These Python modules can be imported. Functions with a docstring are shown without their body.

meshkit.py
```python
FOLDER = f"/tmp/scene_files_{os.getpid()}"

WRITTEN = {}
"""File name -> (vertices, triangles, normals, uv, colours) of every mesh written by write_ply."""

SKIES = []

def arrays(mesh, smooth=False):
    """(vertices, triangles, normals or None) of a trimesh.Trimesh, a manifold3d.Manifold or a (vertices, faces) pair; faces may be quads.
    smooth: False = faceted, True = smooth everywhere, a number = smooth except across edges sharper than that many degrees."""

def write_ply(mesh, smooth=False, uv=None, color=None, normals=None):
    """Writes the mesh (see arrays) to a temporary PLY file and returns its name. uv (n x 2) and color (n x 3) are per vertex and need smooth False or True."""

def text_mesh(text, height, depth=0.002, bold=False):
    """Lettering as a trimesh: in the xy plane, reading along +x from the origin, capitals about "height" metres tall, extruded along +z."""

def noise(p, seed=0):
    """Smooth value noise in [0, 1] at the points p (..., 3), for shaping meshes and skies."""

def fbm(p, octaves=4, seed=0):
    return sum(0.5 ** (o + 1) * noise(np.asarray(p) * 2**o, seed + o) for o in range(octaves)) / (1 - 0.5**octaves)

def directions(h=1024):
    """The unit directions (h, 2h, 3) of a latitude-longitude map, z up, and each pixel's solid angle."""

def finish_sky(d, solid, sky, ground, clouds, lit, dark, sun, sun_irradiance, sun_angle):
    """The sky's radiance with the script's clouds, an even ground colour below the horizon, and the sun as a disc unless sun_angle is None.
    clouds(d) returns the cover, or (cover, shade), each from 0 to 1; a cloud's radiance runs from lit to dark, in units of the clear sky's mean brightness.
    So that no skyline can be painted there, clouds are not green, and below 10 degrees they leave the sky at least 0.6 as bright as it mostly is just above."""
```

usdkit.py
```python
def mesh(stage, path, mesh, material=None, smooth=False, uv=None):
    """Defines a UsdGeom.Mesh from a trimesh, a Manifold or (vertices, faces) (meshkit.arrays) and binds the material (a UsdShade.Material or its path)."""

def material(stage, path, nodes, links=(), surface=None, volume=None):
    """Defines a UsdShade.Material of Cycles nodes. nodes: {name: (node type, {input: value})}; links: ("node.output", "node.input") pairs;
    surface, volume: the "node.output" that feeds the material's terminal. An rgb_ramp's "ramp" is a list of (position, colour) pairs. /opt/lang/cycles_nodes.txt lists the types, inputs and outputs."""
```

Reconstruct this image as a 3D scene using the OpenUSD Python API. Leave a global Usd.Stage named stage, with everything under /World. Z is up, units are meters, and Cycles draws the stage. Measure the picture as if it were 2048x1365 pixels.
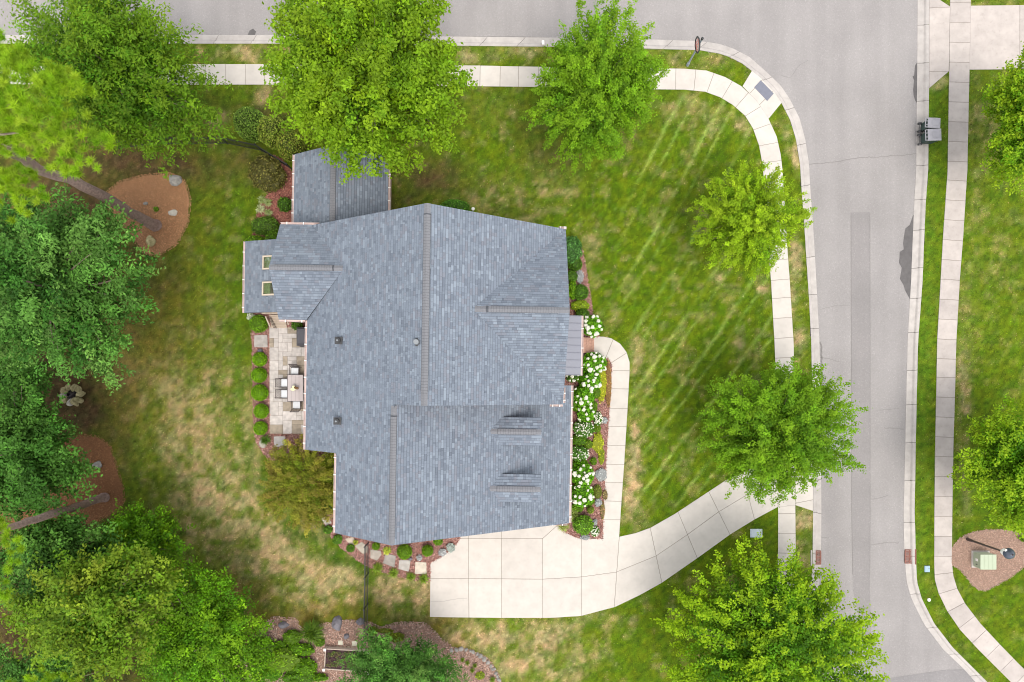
import math, random
import numpy as np, trimesh, usdkit, meshkit, shapely
from shapely.geometry import Polygon, LineString, box, Point, MultiPolygon
from shapely import affinity
from pxr import Usd, UsdGeom, UsdLux, UsdShade, Sdf, Gf, Vt

stage = Usd.Stage.CreateInMemory()
UsdGeom.SetStageUpAxis(stage, UsdGeom.Tokens.z)
UsdGeom.SetStageMetersPerUnit(stage, 1.0)
UsdGeom.Xform.Define(stage, '/World')
UsdGeom.Scope.Define(stage, '/World/Looks')
rng = np.random.default_rng(7)
random.seed(7)

# ------------------------------------------------------------------ camera, sky, sun, exposure
H, K, NX, NY = 45.0, 1365.33, 1024.0, 763.0          # camera height; pixels of the photograph per unit tangent; the pixel straight below
cam = UsdGeom.Camera.Define(stage, '/World/camera')
cam.AddTranslateOp().Set(Gf.Vec3d(0, 0, H))
cam.CreateFocalLengthAttr(24.0)
cam.CreateHorizontalApertureAttr(36.0)
cam.CreateVerticalApertureAttr(36.0 * 682 / 1024)
cam.CreateVerticalApertureOffsetAttr((NY - 682.5) / K * 24.0)
cam.CreateClippingRangeAttr(Gf.Vec2f(0.5, 2000))
cam.CreateExposureAttr(1.52)
SUN = np.array([0.22, -0.46, 1.15]); SUN /= np.linalg.norm(SUN)   # direction towards the sun
sun = UsdLux.DistantLight.Define(stage, '/World/sun')
sun.CreateIntensityAttr(0.30); sun.CreateAngleAttr(32.0); sun.CreateNormalizeAttr(True)
sun.CreateColorAttr(Gf.Vec3f(1.0, 0.955, 0.88))
zdir = SUN; xdir = np.cross([0, 1, 0], zdir); xdir /= np.linalg.norm(xdir); ydir = np.cross(zdir, xdir)
M4 = Gf.Matrix4d(1.0)
for i_, r_ in enumerate((xdir, ydir, zdir)):
    M4.SetRow(i_, Gf.Vec4d(*map(float, r_), 0))
sun.AddTransformOp().Set(M4)
dome = UsdLux.DomeLight.Define(stage, '/World/sky')
skymat = usdkit.material(stage, '/World/Looks/sky_look', {
    'sky': ('sky_texture', {'sky_type': 'single_scattering', 'sun_disc': False, 'sun_elevation': float(math.asin(SUN[2])), 'sun_rotation': float(math.atan2(SUN[0], SUN[1]))}),
    'tc': ('texture_coordinate', {}),
    'n': ('noise_texture', {'scale': 2.2, 'detail': 5.0, 'roughness': 0.55}),
    'r': ('rgb_ramp', {'ramp': [(0.30, (0.45, 0.45, 0.45)), (0.62, (0.95, 0.95, 0.95))]}),
    'm': ('mix', {'mix_type': 'mix', 'color2': (5.75, 5.75, 5.7)}),
    'bg': ('background_shader', {'strength': 0.101})},
    [('tc.generated', 'n.vector'), ('n.fac', 'r.fac'), ('r.color', 'm.fac'), ('sky.color', 'm.color1'), ('m.color', 'bg.color')], surface='bg.background')
UsdShade.MaterialBindingAPI.Apply(dome.GetPrim()).Bind(skymat)
dome.GetPrim().SetCustomDataByKey('kind', 'structure')

# ------------------------------------------------------------------ helpers
def P(px, py, z=0.0):
    "the point of height z that the photograph shows at pixel (px, py)"
    k = (H - z) / K
    return np.array([(px - NX) * k, (NY - py) * k, z])

def PP(pts, z=0.0):
    return Polygon([tuple(P(x, y, z)[:2]) for x, y in pts]).buffer(0)

def PL(pts, z=0.0):
    return np.array([P(x, y, z)[:2] for x, y in pts])

used = {}
def numbered(path):
    n = used.get(path, 0); used[path] = n + 1
    return path if n == 0 else f'{path}_{n:03d}'

def pathof(parent):
    return '/World' if parent is None else str(parent.GetPath())

def tag(prim, label=None, cat=None, group=None, kind=None):
    for k, v in (('label', label), ('category', cat), ('group', group), ('kind', kind)):
        if v: prim.SetCustomDataByKey(k, v)
    return prim

def thing(name, label, cat, group=None, loc=(0, 0, 0), rotz=0.0, kind=None):
    x = UsdGeom.Xform.Define(stage, numbered('/World/' + name))
    x.AddTranslateOp().Set(Gf.Vec3d(*map(float, loc)))
    if rotz: x.AddRotateZOp().Set(float(rotz))
    return tag(x.GetPrim(), label, cat, group, kind)

def setting(name):
    return tag(UsdGeom.Xform.Define(stage, numbered('/World/' + name)).GetPrim(), kind='structure')

def obj(name, mesh, mat, parent=None, smooth=False, tone=None, **kw):
    m = usdkit.mesh(stage, numbered(pathof(parent) + '/' + name), mesh, mat, smooth)
    if tone is not None:
        UsdGeom.PrimvarsAPI(m).CreatePrimvar('tone', Sdf.ValueTypeNames.Color3fArray, 'vertex').Set(Vt.Vec3fArray.FromNumpy(np.asarray(tone, np.float32)))
    return tag(m.GetPrim(), **kw)

def copy_thing(src, loc, rotz, label, group=None):
    x = UsdGeom.Xform.Define(stage, numbered('/World/' + src.GetName().rstrip('0123456789').rstrip('_')))
    p = x.GetPrim(); p.GetReferences().AddInternalReference(src.GetPath()); p.SetInstanceable(True)
    x.ClearXformOpOrder(); x.AddTranslateOp(opSuffix='c').Set(Gf.Vec3d(*map(float, loc))); x.AddRotateZOp(opSuffix='c').Set(float(rotz))
    return tag(p, label, src.GetCustomDataByKey('category'), group or src.GetCustomDataByKey('group'))

# materials
def look(name, col, rough=0.8, var=0.12, scale=6.0, spec=0.3, bump=0.0, bscale=60.0, metal=0.0, col2=None, detail=4.0, each=0.0):
    c = np.array(col, float)
    a, b = (np.clip(c * (1 - var), 0, 1), np.clip(c * (1 + var), 0, 1)) if col2 is None else (c, np.array(col2, float))
    nodes = {'g': ('geometry', {}), 'n': ('noise_texture', {'scale': scale, 'detail': detail, 'roughness': 0.6}),
             'r': ('rgb_ramp', {'ramp': [(0.30, tuple(a)), (0.70, tuple(b))]}),
             'p': ('principled_bsdf', {'roughness': rough, 'specular_ior_level': spec, 'metallic': metal})}
    links = [('g.position', 'n.vector'), ('n.fac', 'r.fac'), ('r.color', 'p.base_color')]
    if bump:
        nodes |= {'nb': ('noise_texture', {'scale': bscale, 'detail': 3.0}), 'b': ('bump', {'strength': bump, 'distance': 0.02})}
        links += [('g.position', 'nb.vector'), ('nb.fac', 'b.height'), ('b.normal', 'p.normal')]
    if each:
        nodes |= {'o': ('object_info', {}), 'er': ('rgb_ramp', {'ramp': [(0, (1 - each, 1 - each, 1 - each * .9)), (1, (1 + each * .6,) * 3)]}), 'em': ('mix', {'mix_type': 'multiply', 'fac': 1.0}),
                  'n9': ('noise_texture', {'scale': 3.5, 'detail': 9.0, 'roughness': .7}), 'r9': ('rgb_ramp', {'ramp': [(.28, (1 - each * 1.5,) * 3), (.45, (1.0,) * 3), (.75, (1.03,) * 3)]}), 'e9': ('mix', {'mix_type': 'multiply', 'fac': 1.0})}
        links = [l for l in links if l[1] != 'p.base_color'] + [('o.random', 'er.fac'), ('r.color', 'em.color1'), ('er.color', 'em.color2'), ('g.position', 'n9.vector'), ('n9.fac', 'r9.fac'), ('em.color', 'e9.color1'), ('r9.color', 'e9.color2'), ('e9.color', 'p.base_color')]
    return usdkit.material(stage, '/World/Looks/' + name, nodes, links, surface='p.BSDF')

def tonelook(name, rough=0.75, spec=0.3, var=0.1, scale=20.0, translucent=0.0, bump=0.0, bscale=40.0):
    nodes = {'a': ('attribute', {'attribute': 'tone'}), 'g': ('geometry', {}),
             'n': ('noise_texture', {'scale': scale, 'detail': 3.0}),
             'r': ('rgb_ramp', {'ramp': [(0.3, (1 - var,) * 3), (0.7, (1 + var,) * 3)]}),
             'm': ('mix', {'mix_type': 'multiply', 'fac': 1.0}),
             'p': ('principled_bsdf', {'roughness': rough, 'specular_ior_level': spec})}
    links = [('g.position', 'n.vector'), ('n.fac', 'r.fac'), ('a.color', 'm.color1'), ('r.color', 'm.color2'), ('m.color', 'p.base_color')]
    surf = 'p.BSDF'
    if bump:
        nodes |= {'nb': ('noise_texture', {'scale': bscale, 'detail': 3.0}), 'b': ('bump', {'strength': bump, 'distance': 0.02})}
        links += [('g.position', 'nb.vector'), ('nb.fac', 'b.height'), ('b.normal', 'p.normal')]
    if translucent:
        nodes |= {'t': ('translucent_bsdf', {}), 'x': ('mix_closure', {'fac': translucent})}
        links += [('m.color', 't.color'), ('p.BSDF', 'x.closure1'), ('t.BSDF', 'x.closure2')]
        surf = 'x.closure'
    return usdkit.material(stage, '/World/Looks/' + name, nodes, links, surface=surf)

L_leaf = tonelook('leaf_look', rough=0.55, spec=0.16, var=0.14, scale=1.3, translucent=0.24)
L_grass = tonelook('grass_look', rough=0.85, spec=0.1, var=0.10, scale=9.0)
L_tone = tonelook('toned_look', rough=0.85, spec=0.2, var=0.08, scale=14.0)
L_shingle = tonelook('shingle_look', rough=0.9, spec=0.2, var=0.10, scale=45.0)
L_conc = look('concrete_look', (0.478, 0.436, 0.394), 0.85, 0.07, 1.2, 0.2, 0.15, 120, detail=8, each=.05)
L_conc_old = look('old_concrete_look', (0.385, 0.340, 0.312), 0.9, 0.12, 1.1, 0.2, 0.2, 90, detail=8, each=.10)
L_kerb = look('kerb_concrete_look', (0.375, 0.343, 0.32), 0.9, 0.12, 2.0, 0.2, 0.2, 90, detail=8, each=.08)
L_joint = look('joint_soil_look', (0.12, 0.10, 0.07), 0.95, 0.3, 8)
def asphalt_look(name, c):
    c = np.array(c)
    return usdkit.material(stage, '/World/Looks/' + name, {
        'g': ('geometry', {}), 'n1': ('noise_texture', {'scale': .30, 'detail': 6.0}), 'n2': ('noise_texture', {'scale': 9.0, 'detail': 5.0, 'roughness': .8}), 'v': ('white_noise_texture', {}), 'sn': ('vector_math', {'math_type': 'snap', 'vector2': (.055, .055, 5.0)}),
        'r1': ('rgb_ramp', {'ramp': [(.32, tuple(c * .93)), (.68, tuple(c * 1.06))]}), 'r2': ('rgb_ramp', {'ramp': [(.25, (.90,) * 3), (.75, (1.09,) * 3)]}), 'r3': ('rgb_ramp', {'ramp': [(0, (.95,) * 3), (.94, (1.03,) * 3), (.97, (1.12,) * 3), (1, (1.14,) * 3)]}),
        'm1': ('mix', {'mix_type': 'multiply', 'fac': 1.0}), 'm2': ('mix', {'mix_type': 'multiply', 'fac': 1.0}),
        'st': ('mapping', {'scale': (.9, .05, 1)}), 'n3': ('noise_texture', {'scale': 1.0, 'detail': 3.0}), 'r4': ('rgb_ramp', {'ramp': [(.35, (.95,) * 3), (.65, (1.04,) * 3)]}), 'm3': ('mix', {'mix_type': 'multiply', 'fac': 1.0}),
        'p': ('principled_bsdf', {'roughness': .9, 'specular_ior_level': .2})},
        [('g.position', 'n1.vector'), ('g.position', 'n2.vector'), ('g.position', 'sn.vector1'), ('sn.vector', 'v.vector'), ('n1.fac', 'r1.fac'), ('n2.fac', 'r2.fac'), ('v.value', 'r3.fac'), ('r1.color', 'm1.color1'), ('r2.color', 'm1.color2'), ('m1.color', 'm2.color1'), ('r3.color', 'm2.color2'),
         ('g.position', 'st.vector'), ('st.vector', 'n3.vector'), ('n3.fac', 'r4.fac'), ('m2.color', 'm3.color1'), ('r4.color', 'm3.color2'), ('m3.color', 'p.base_color')], surface='p.BSDF')
L_asph = asphalt_look('asphalt_look', (0.252, 0.234, 0.228))
L_asph2 = asphalt_look('asphalt_patch_look', (0.216, 0.200, 0.196))
L_asph3 = asphalt_look('asphalt_dark_look', (0.208, 0.195, 0.194))
L_stain = look('damp_asphalt_look', (0.105, 0.097, 0.096), 0.8, 0.15, 3, 0.2, 0.4, 70)
L_crack = look('crack_look', (0.165, 0.152, 0.145), 0.95, 0.2, 4)
L_bark = look('bark_look', (0.235, 0.165, 0.140), 0.95, 0.40, 9, 0.1, 1.0, 14)
L_twig = look('twig_look', (0.20, 0.165, 0.12), 0.95, 0.25, 6, 0.1)
L_soil = look('soil_look', (0.07, 0.05, 0.03), 0.95, 0.4, 3, 0.1, 0.8, 30)
L_brick = usdkit.material(stage, '/World/Looks/brick_wall_look', {
    'g': ('geometry', {}), 's': ('separate_xyz', {}), 'ad': ('math', {'math_type': 'add'}), 'c': ('combine_xyz', {}),
    'b': ('brick_texture', {'color1': (0.30, 0.15, 0.11), 'color2': (0.22, 0.11, 0.085), 'mortar': (0.42, 0.38, 0.33), 'scale': 1.0, 'mortar_size': 0.008, 'brick_width': 0.22, 'row_height': 0.075}),
    'p': ('principled_bsdf', {'roughness': 0.9})},
    [('g.position', 's.vector'), ('s.x', 'ad.value1'), ('s.y', 'ad.value2'), ('ad.value', 'c.x'), ('s.z', 'c.y'), ('c.vector', 'b.vector'), ('b.color', 'p.base_color')], surface='p.BSDF')
L_white = look('white_paint_look', (0.72, 0.70, 0.66), 0.5, 0.04, 3)
L_gutter = look('gutter_look', (0.52, 0.41, 0.38), 0.45, 0.12, 3, 0.5)
L_dark = look('dark_metal_look', (0.025, 0.025, 0.027), 0.45, 0.2, 5, 0.5)
L_bronze = look('bronze_metal_look', (0.045, 0.03, 0.028), 0.4, 0.2, 5, 0.5)
L_seam = look('standing_seam_look', (0.185, 0.190, 0.225), 0.45, 0.04, 0.7, 0.5)
L_glass = usdkit.material(stage, '/World/Looks/window_glass_look', {
    'f': ('fresnel', {'IOR': 1.5}), 't': ('transparent_bsdf', {'color': (0.85, 0.9, 0.88)}), 'gl': ('glossy_bsdf', {'color': (0.9, 0.9, 0.9), 'roughness': 0.03}), 'x': ('mix_closure', {})},
    [('f.fac', 'x.fac'), ('t.BSDF', 'x.closure1'), ('gl.BSDF', 'x.closure2')], surface='x.closure')
L_cap = look('ridge_cap_look', (0.165, 0.165, 0.178), 0.9, 0.08, 12, 0.2)
L_vent = look('ridge_vent_look', (0.075, 0.078, 0.088), 0.9, 0.1, 12, 0.2)  # dark tone painted as the shadow along the cap edges
L_felt = look('roof_deck_look', (0.045, 0.048, 0.055), 0.95, 0.1, 12, 0.1)  # deck darkened to draw the shadow lines between shingle courses
L_teak = look('tan_wood_look', (0.42, 0.34, 0.27), 0.7, 0.12, 6)

# mesh builders
def prism(poly, z0, z1):
    out = []
    for g in getattr(poly, 'geoms', [poly]):
        if g.geom_type != 'Polygon' or g.area < 1e-4: continue
        m = trimesh.creation.extrude_polygon(g, z1 - z0, engine='earcut'); m.apply_translation([0, 0, z0]); out.append(m)
    return trimesh.util.concatenate(out)

def sheet(poly, z):
    vs, fs, n = [], [], 0
    for g in getattr(poly, 'geoms', [poly]):
        if g.geom_type != 'Polygon' or g.area < 1e-5: continue
        v, f = trimesh.creation.triangulate_polygon(g, engine='earcut')
        v = np.c_[v, np.full(len(v), z)]
        t = v[f]; up = np.cross(t[:, 1] - t[:, 0], t[:, 2] - t[:, 0])[:, 2] < 0
        f = np.array(f); f[up] = f[up][:, ::-1]
        vs.append(v); fs.append(f + n); n += len(v)
    return np.vstack(vs), np.vstack(fs)

def bx(size, c, rz=0.0, bevel=0.0):
    s = np.array(size, float) / 2
    if bevel:
        import manifold3d as m3
        pts = [[a * (s[0] - (k != 0) * bevel), b * (s[1] - (k != 1) * bevel), d * (s[2] - (k != 2) * bevel)] for a in (-1, 1) for b in (-1, 1) for d in (-1, 1) for k in range(3)]
        mm = m3.Manifold.hull_points(np.array(pts)).to_mesh()
        m = trimesh.Trimesh(mm.vert_properties[:, :3], mm.tri_verts)
    else:
        m = trimesh.creation.box(size)
    if rz: m.apply_transform(trimesh.transformations.rotation_matrix(rz, [0, 0, 1]))
    m.apply_translation(c)
    return m

def cyl(r, z0, z1, x=0, y=0, n=16, r2=None):
    r2 = r if r2 is None else r2
    a = np.linspace(0, 2 * np.pi, n, endpoint=False)
    v = np.vstack([np.c_[x + r * np.cos(a), y + r * np.sin(a), np.full(n, z0)], np.c_[x + r2 * np.cos(a), y + r2 * np.sin(a), np.full(n, z1)], [[x, y, z0], [x, y, z1]]])
    i = np.arange(n); j = (i + 1) % n
    f = np.vstack([np.c_[i, j, j + n], np.c_[i, j + n, i + n], np.c_[j, i, np.full(n, 2 * n)], np.c_[i + n, j + n, np.full(n, 2 * n + 1)]])
    return trimesh.Trimesh(v, f, process=False)

def tube(pts, rad, n=7):
    pts = np.asarray(pts, float); rad = np.broadcast_to(rad, len(pts))
    d = np.gradient(pts, axis=0); d /= np.linalg.norm(d, axis=1, keepdims=True) + 1e-9
    ref = np.array([0.0, 0, 1]) if abs(d[:, 2]).mean() < 0.8 else np.array([1.0, 0, 0])
    u = np.cross(d, ref); u /= np.linalg.norm(u, axis=1, keepdims=True) + 1e-9
    w = np.cross(d, u)
    a = np.linspace(0, 2 * np.pi, n, endpoint=False)
    ring = pts[:, None] + rad[:, None, None] * (np.cos(a)[None, :, None] * u[:, None] + np.sin(a)[None, :, None] * w[:, None])
    v = np.vstack([ring.reshape(-1, 3), pts[:1], pts[-1:]]); m = len(pts)
    f = []
    i = np.arange(n); j = (i + 1) % n
    for k in range(m - 1):
        f += [np.c_[k * n + i, k * n + n + i, k * n + n + j], np.c_[k * n + i, k * n + n + j, k * n + j]]
    f += [np.c_[i, j, np.full(n, m * n)], np.c_[(m - 1) * n + j, (m - 1) * n + i, np.full(n, m * n + 1)]]
    return trimesh.Trimesh(v, np.vstack(f), process=False)

def cat(*ms):
    return trimesh.util.concatenate([m for m in ms])

def rock_mesh(r, seed, flat=0.6, sub=2):
    m = trimesh.creation.icosphere(sub, 1.0)
    v = np.array(m.vertices)
    n = meshkit.fbm(v * 1.4 + seed * 7.3, 3, seed) - 0.5
    v = v * (1 + 0.7 * n[:, None])
    q = np.random.default_rng(seed).normal(size=(7, 3)); q /= np.linalg.norm(q, axis=1, keepdims=True)
    for k in q:                                       # flat broken faces
        d = v @ k; over = np.maximum(d - 0.72, 0)
        v -= over[:, None] * k * 0.85
    return trimesh.Trimesh(v * np.asarray(r) * [1, 1, 1], m.faces, process=False)

def leaf_quads(c, size, width, nrm, r, fold=0.25):
    "diamond leaves folded along the midrib; c (n,3), size (n,), nrm (n,3)"
    n = len(c)
    nrm = nrm / (np.linalg.norm(nrm, axis=1, keepdims=True) + 1e-9)
    t = r.normal(size=(n, 3)); t -= (t * nrm).sum(1, keepdims=True) * nrm; t /= np.linalg.norm(t, axis=1, keepdims=True) + 1e-9
    b = np.cross(nrm, t)
    s = np.asarray(size)[:, None]
    v = np.stack([c - t * s * 0.5, c + b * s * width * 0.5 + nrm * s * fold * 0.4, c + t * s * 0.5, c - b * s * width * 0.5 + nrm * s * fold * 0.4], 1).reshape(-1, 3)
    i = np.arange(n)[:, None] * 4
    f = np.hstack([i, i + 2, i + 1, i, i + 3, i + 2]).reshape(-1, 3)
    return v, f

def palette(cols, n, r, jitter=0.12):
    cols = np.array(cols, float)
    w = r.dirichlet(np.full(len(cols), 0.6), n)
    return np.clip((w @ cols) * (1 + r.normal(0, jitter, (n, 1))), 0.003, 0.9)

# ------------------------------------------------------------------ ground plan (pixels of the photograph at ground level)
WROAD = [(-300, 69), (0, 69), (550, 69), (900, 72), (1100, 74), (1300, 78), (1400, 81), (1440, 87), (1467, 96), (1500, 113), (1534, 143), (1563, 171), (1580, 196), (1600, 235), (1611, 275), (1619, 325), (1622, 380), (1627, 445), (1631, 510), (1636, 600), (1640, 680), (1642, 760), (1643, 900), (1644, 1020), (1643, 1130), (1640, 1165), (1630, 1205), (1605, 1250), (1560, 1300), (1510, 1360), (1470, 1430)]
WBACK = [(-300, 88), (0, 88), (550, 88), (900, 92), (1100, 94), (1300, 98), (1400, 101), (1440, 108), (1460, 115), (1485, 128), (1521, 156), (1548, 184), (1562, 205), (1580, 240), (1592, 280), (1600, 330), (1603, 380), (1608, 445), (1612, 510), (1618, 600), (1622, 680), (1624, 760), (1626, 900), (1626, 1020), (1625, 1130), (1622, 1160), (1613, 1195), (1589, 1237), (1545, 1287), (1495, 1347), (1452, 1420)]
EROAD = [(1838, -80), (1837, 0), (1836, 155), (1834, 341), (1830, 410), (1827, 480), (1824, 560), (1817, 682), (1814, 800), (1812, 900), (1809, 1023), (1810, 1100), (1812, 1130), (1815, 1165), (1825, 1200), (1850, 1250), (1888, 1300), (1930, 1340), (1952, 1365), (2040, 1450)]
EBACK = [(1859, -80), (1858, 0), (1858, 155), (1856, 341), (1851, 410), (1848, 480), (1845, 560), (1836, 682), (1833, 800), (1831, 900), (1829, 1023), (1831, 1100), (1832, 1130), (1834, 1165), (1843, 1197), (1868, 1247), (1905, 1295), (1946, 1336), (1972, 1362), (2060, 1446)]
SW_OUT = [(-300, 129), (0, 129), (550, 129), (950, 132), (1100, 135), (1300, 137), (1370, 138.5), (1413, 142), (1450, 155), (1482, 173), (1511, 200), (1535, 235), (1553, 274), (1561, 310), (1565, 345), (1573, 480), (1579, 560), (1587, 690), (1589, 800), (1590, 1000), (1591, 1100), (1590, 1170), (1575, 1220), (1545, 1265)]
SW_IN = [(-300, 169), (0, 169), (550, 170), (950, 173), (1100, 175), (1300, 179), (1370, 180), (1410, 184), (1440, 195), (1465, 210), (1490, 232), (1506, 258), (1518, 292), (1524, 325), (1527, 352), (1536, 490), (1542, 565), (1549, 690), (1553, 800), (1556, 1000), (1556, 1100), (1555, 1160), (1543, 1200), (1516, 1242)]
SE_L = [(1901, -80), (1900, 0), (1898, 155), (1895, 341), (1886, 470), (1881, 560), (1874, 682), (1872, 800), (1870, 900), (1868.5, 1023), (1868, 1130), (1869.5, 1160), (1877, 1187), (1894, 1222), (1920, 1260), (1957, 1300), (1997, 1340), (2022, 1365), (2090, 1430)]
SE_R = [(1942, -80), (1941, 0), (1938, 155), (1934, 341), (1926, 470), (1919, 560), (1912, 682), (1909, 800), (1906, 900), (1904, 1023), (1903, 1125), (1906, 1152), (1914, 1178), (1930, 1208), (1960, 1247), (1998, 1288), (2037, 1328), (2060, 1350), (2120, 1405)]
road_poly = PP([(-300, -140)] + [(1838, -140)] + EROAD + [(2040, 1560), (1440, 1560)] + WROAD[::-1])
kerb_w = PP(WROAD + WBACK[::-1]); kerb_e = PP(EROAD + EBACK[::-1])
walk_w = PP(SW_OUT + SW_IN[::-1]); walk_e = PP(SE_L + SE_R[::-1])
DRIVE = [(861, 1126), (860, 1234), (1000, 1236), (1100, 1236), (1162, 1232), (1230, 1214), (1280, 1190), (1323, 1166), (1395, 1116), (1460, 1069), (1509, 1039), (1555.5, 1014), (1590.5, 1010.5), (1625.5, 1022), (1625.5, 893), (1589.5, 908), (1555, 917), (1500, 938), (1450, 962), (1400, 995), (1350, 1028), (1301, 1056), (1270, 1067), (1238, 1074), (1205, 1078), (1165, 1078), (1150, 1075), (1130, 1065), (1114, 1050), (1114, 1012), (900, 1012), (921, 1077), (912, 1090), (895, 1106), (872, 1120)]
drive = PP(DRIVE)
PATH_O = [(1188, 674), (1207, 674), (1222, 677), (1240, 688), (1253, 705), (1259, 725), (1259, 742), (1257, 780), (1253, 850), (1248, 930), (1243, 1000), (1238, 1074)]
PATH_I = [(1188, 708), (1199, 713), (1210, 716), (1219, 721), (1223, 728), (1224, 738), (1223, 746), (1220, 800), (1215, 880), (1211, 950), (1208, 1000), (1205, 1078)]
path = PP(PATH_O + PATH_I[::-1])
ramp = PP([(1504, 142), (1485, 173), (1512, 202), (1537, 238), (1563, 206), (1548, 184), (1521, 156)])
NE_APRON = PP([(1858, -20), (1858, 177), (1897, 143.5), (1899.5, 14), (1878, 0), (1862, -20)])
NE_DRIVE = PP([(1940.5, 12.5), (2120, 10), (2120, 138), (1938.5, 140)])
patio = PP([(539, 655), (690, 655), (690, 868), (540, 868)])
BEDS = {
    'west': PP([(503, 633), (505, 700), (507, 780), (508, 860), (514, 885), (528, 908), (560, 940), (600, 950), (690, 920), (690, 868), (540, 868), (539, 655), (690, 655), (690, 620), (520, 600)]),
    'northwest': PP([(500, 482), (512, 455), (514, 432), (522, 408), (536, 388), (540, 360), (538, 330), (545, 312), (562, 318), (590, 350), (640, 330), (640, 480), (560, 520)]),
    'south': PP([(642, 1028), (655, 1062), (672, 1085), (690, 1101), (715, 1120), (738, 1133), (770, 1146), (800, 1153), (830, 1160), (860, 1163), (861, 1126), (872, 1120), (895, 1106), (912, 1090), (921, 1077), (900, 1012), (700, 1012), (660, 1000)]),
    'east': PP([(1100, 715), (1190, 706), (1199, 713), (1210, 716), (1219, 721), (1223, 728), (1224, 738), (1223, 746), (1220, 800), (1215, 880), (1211, 950), (1208, 1000), (1205, 1078), (1165, 1078), (1150, 1075), (1130, 1065), (1114, 1050), (1114, 1012), (1100, 900)]),
    'northeast': PP([(1080, 480), (1150, 478), (1166, 505), (1172, 540), (1178, 580), (1185, 620), (1182, 650), (1200, 674), (1160, 676), (1080, 676)]),
    'utility': PP([(1902, 1097), (1920, 1077), (1940, 1066), (1975, 1060), (2010, 1060), (2048, 1066), (2080, 1066), (2080, 1110), (2048, 1133), (2020, 1155), (1990, 1172), (1972, 1181), (1958, 1180), (1945, 1171), (1930, 1150), (1918, 1138), (1904, 1133)]),
    'pine': PP([(212, 388), (240, 366), (290, 352), (340, 349), (368, 362), (379, 400), (375, 445), (352, 488), (316, 511), (292, 508), (262, 470), (225, 430)]),
    'pine_south': PP([(120, 885), (165, 872), (198, 876), (220, 895), (232, 935), (245, 975), (247, 1003), (225, 1028), (180, 1045), (60, 1060), (-20, 1020), (60, 930)]),
    'garden': PP([(600, 1262), (650, 1250), (700, 1243), (738, 1247), (760, 1258), (800, 1247), (850, 1249), (880, 1278), (905, 1298), (945, 1303), (975, 1320), (992, 1345), (1003, 1375), (1000, 1420), (420, 1420), (480, 1320), (520, 1265), (545, 1237), (592, 1240)]),
}
house_pad = PP([(640, 640), (640, 900), (700, 920), (700, 1010), (1120, 1010), (1120, 470), (920, 480), (640, 480)])
hard = shapely.union_all([walk_w, walk_e, drive, path, ramp, NE_APRON, NE_DRIVE, patio, kerb_w, kerb_e, road_poly])

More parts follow.
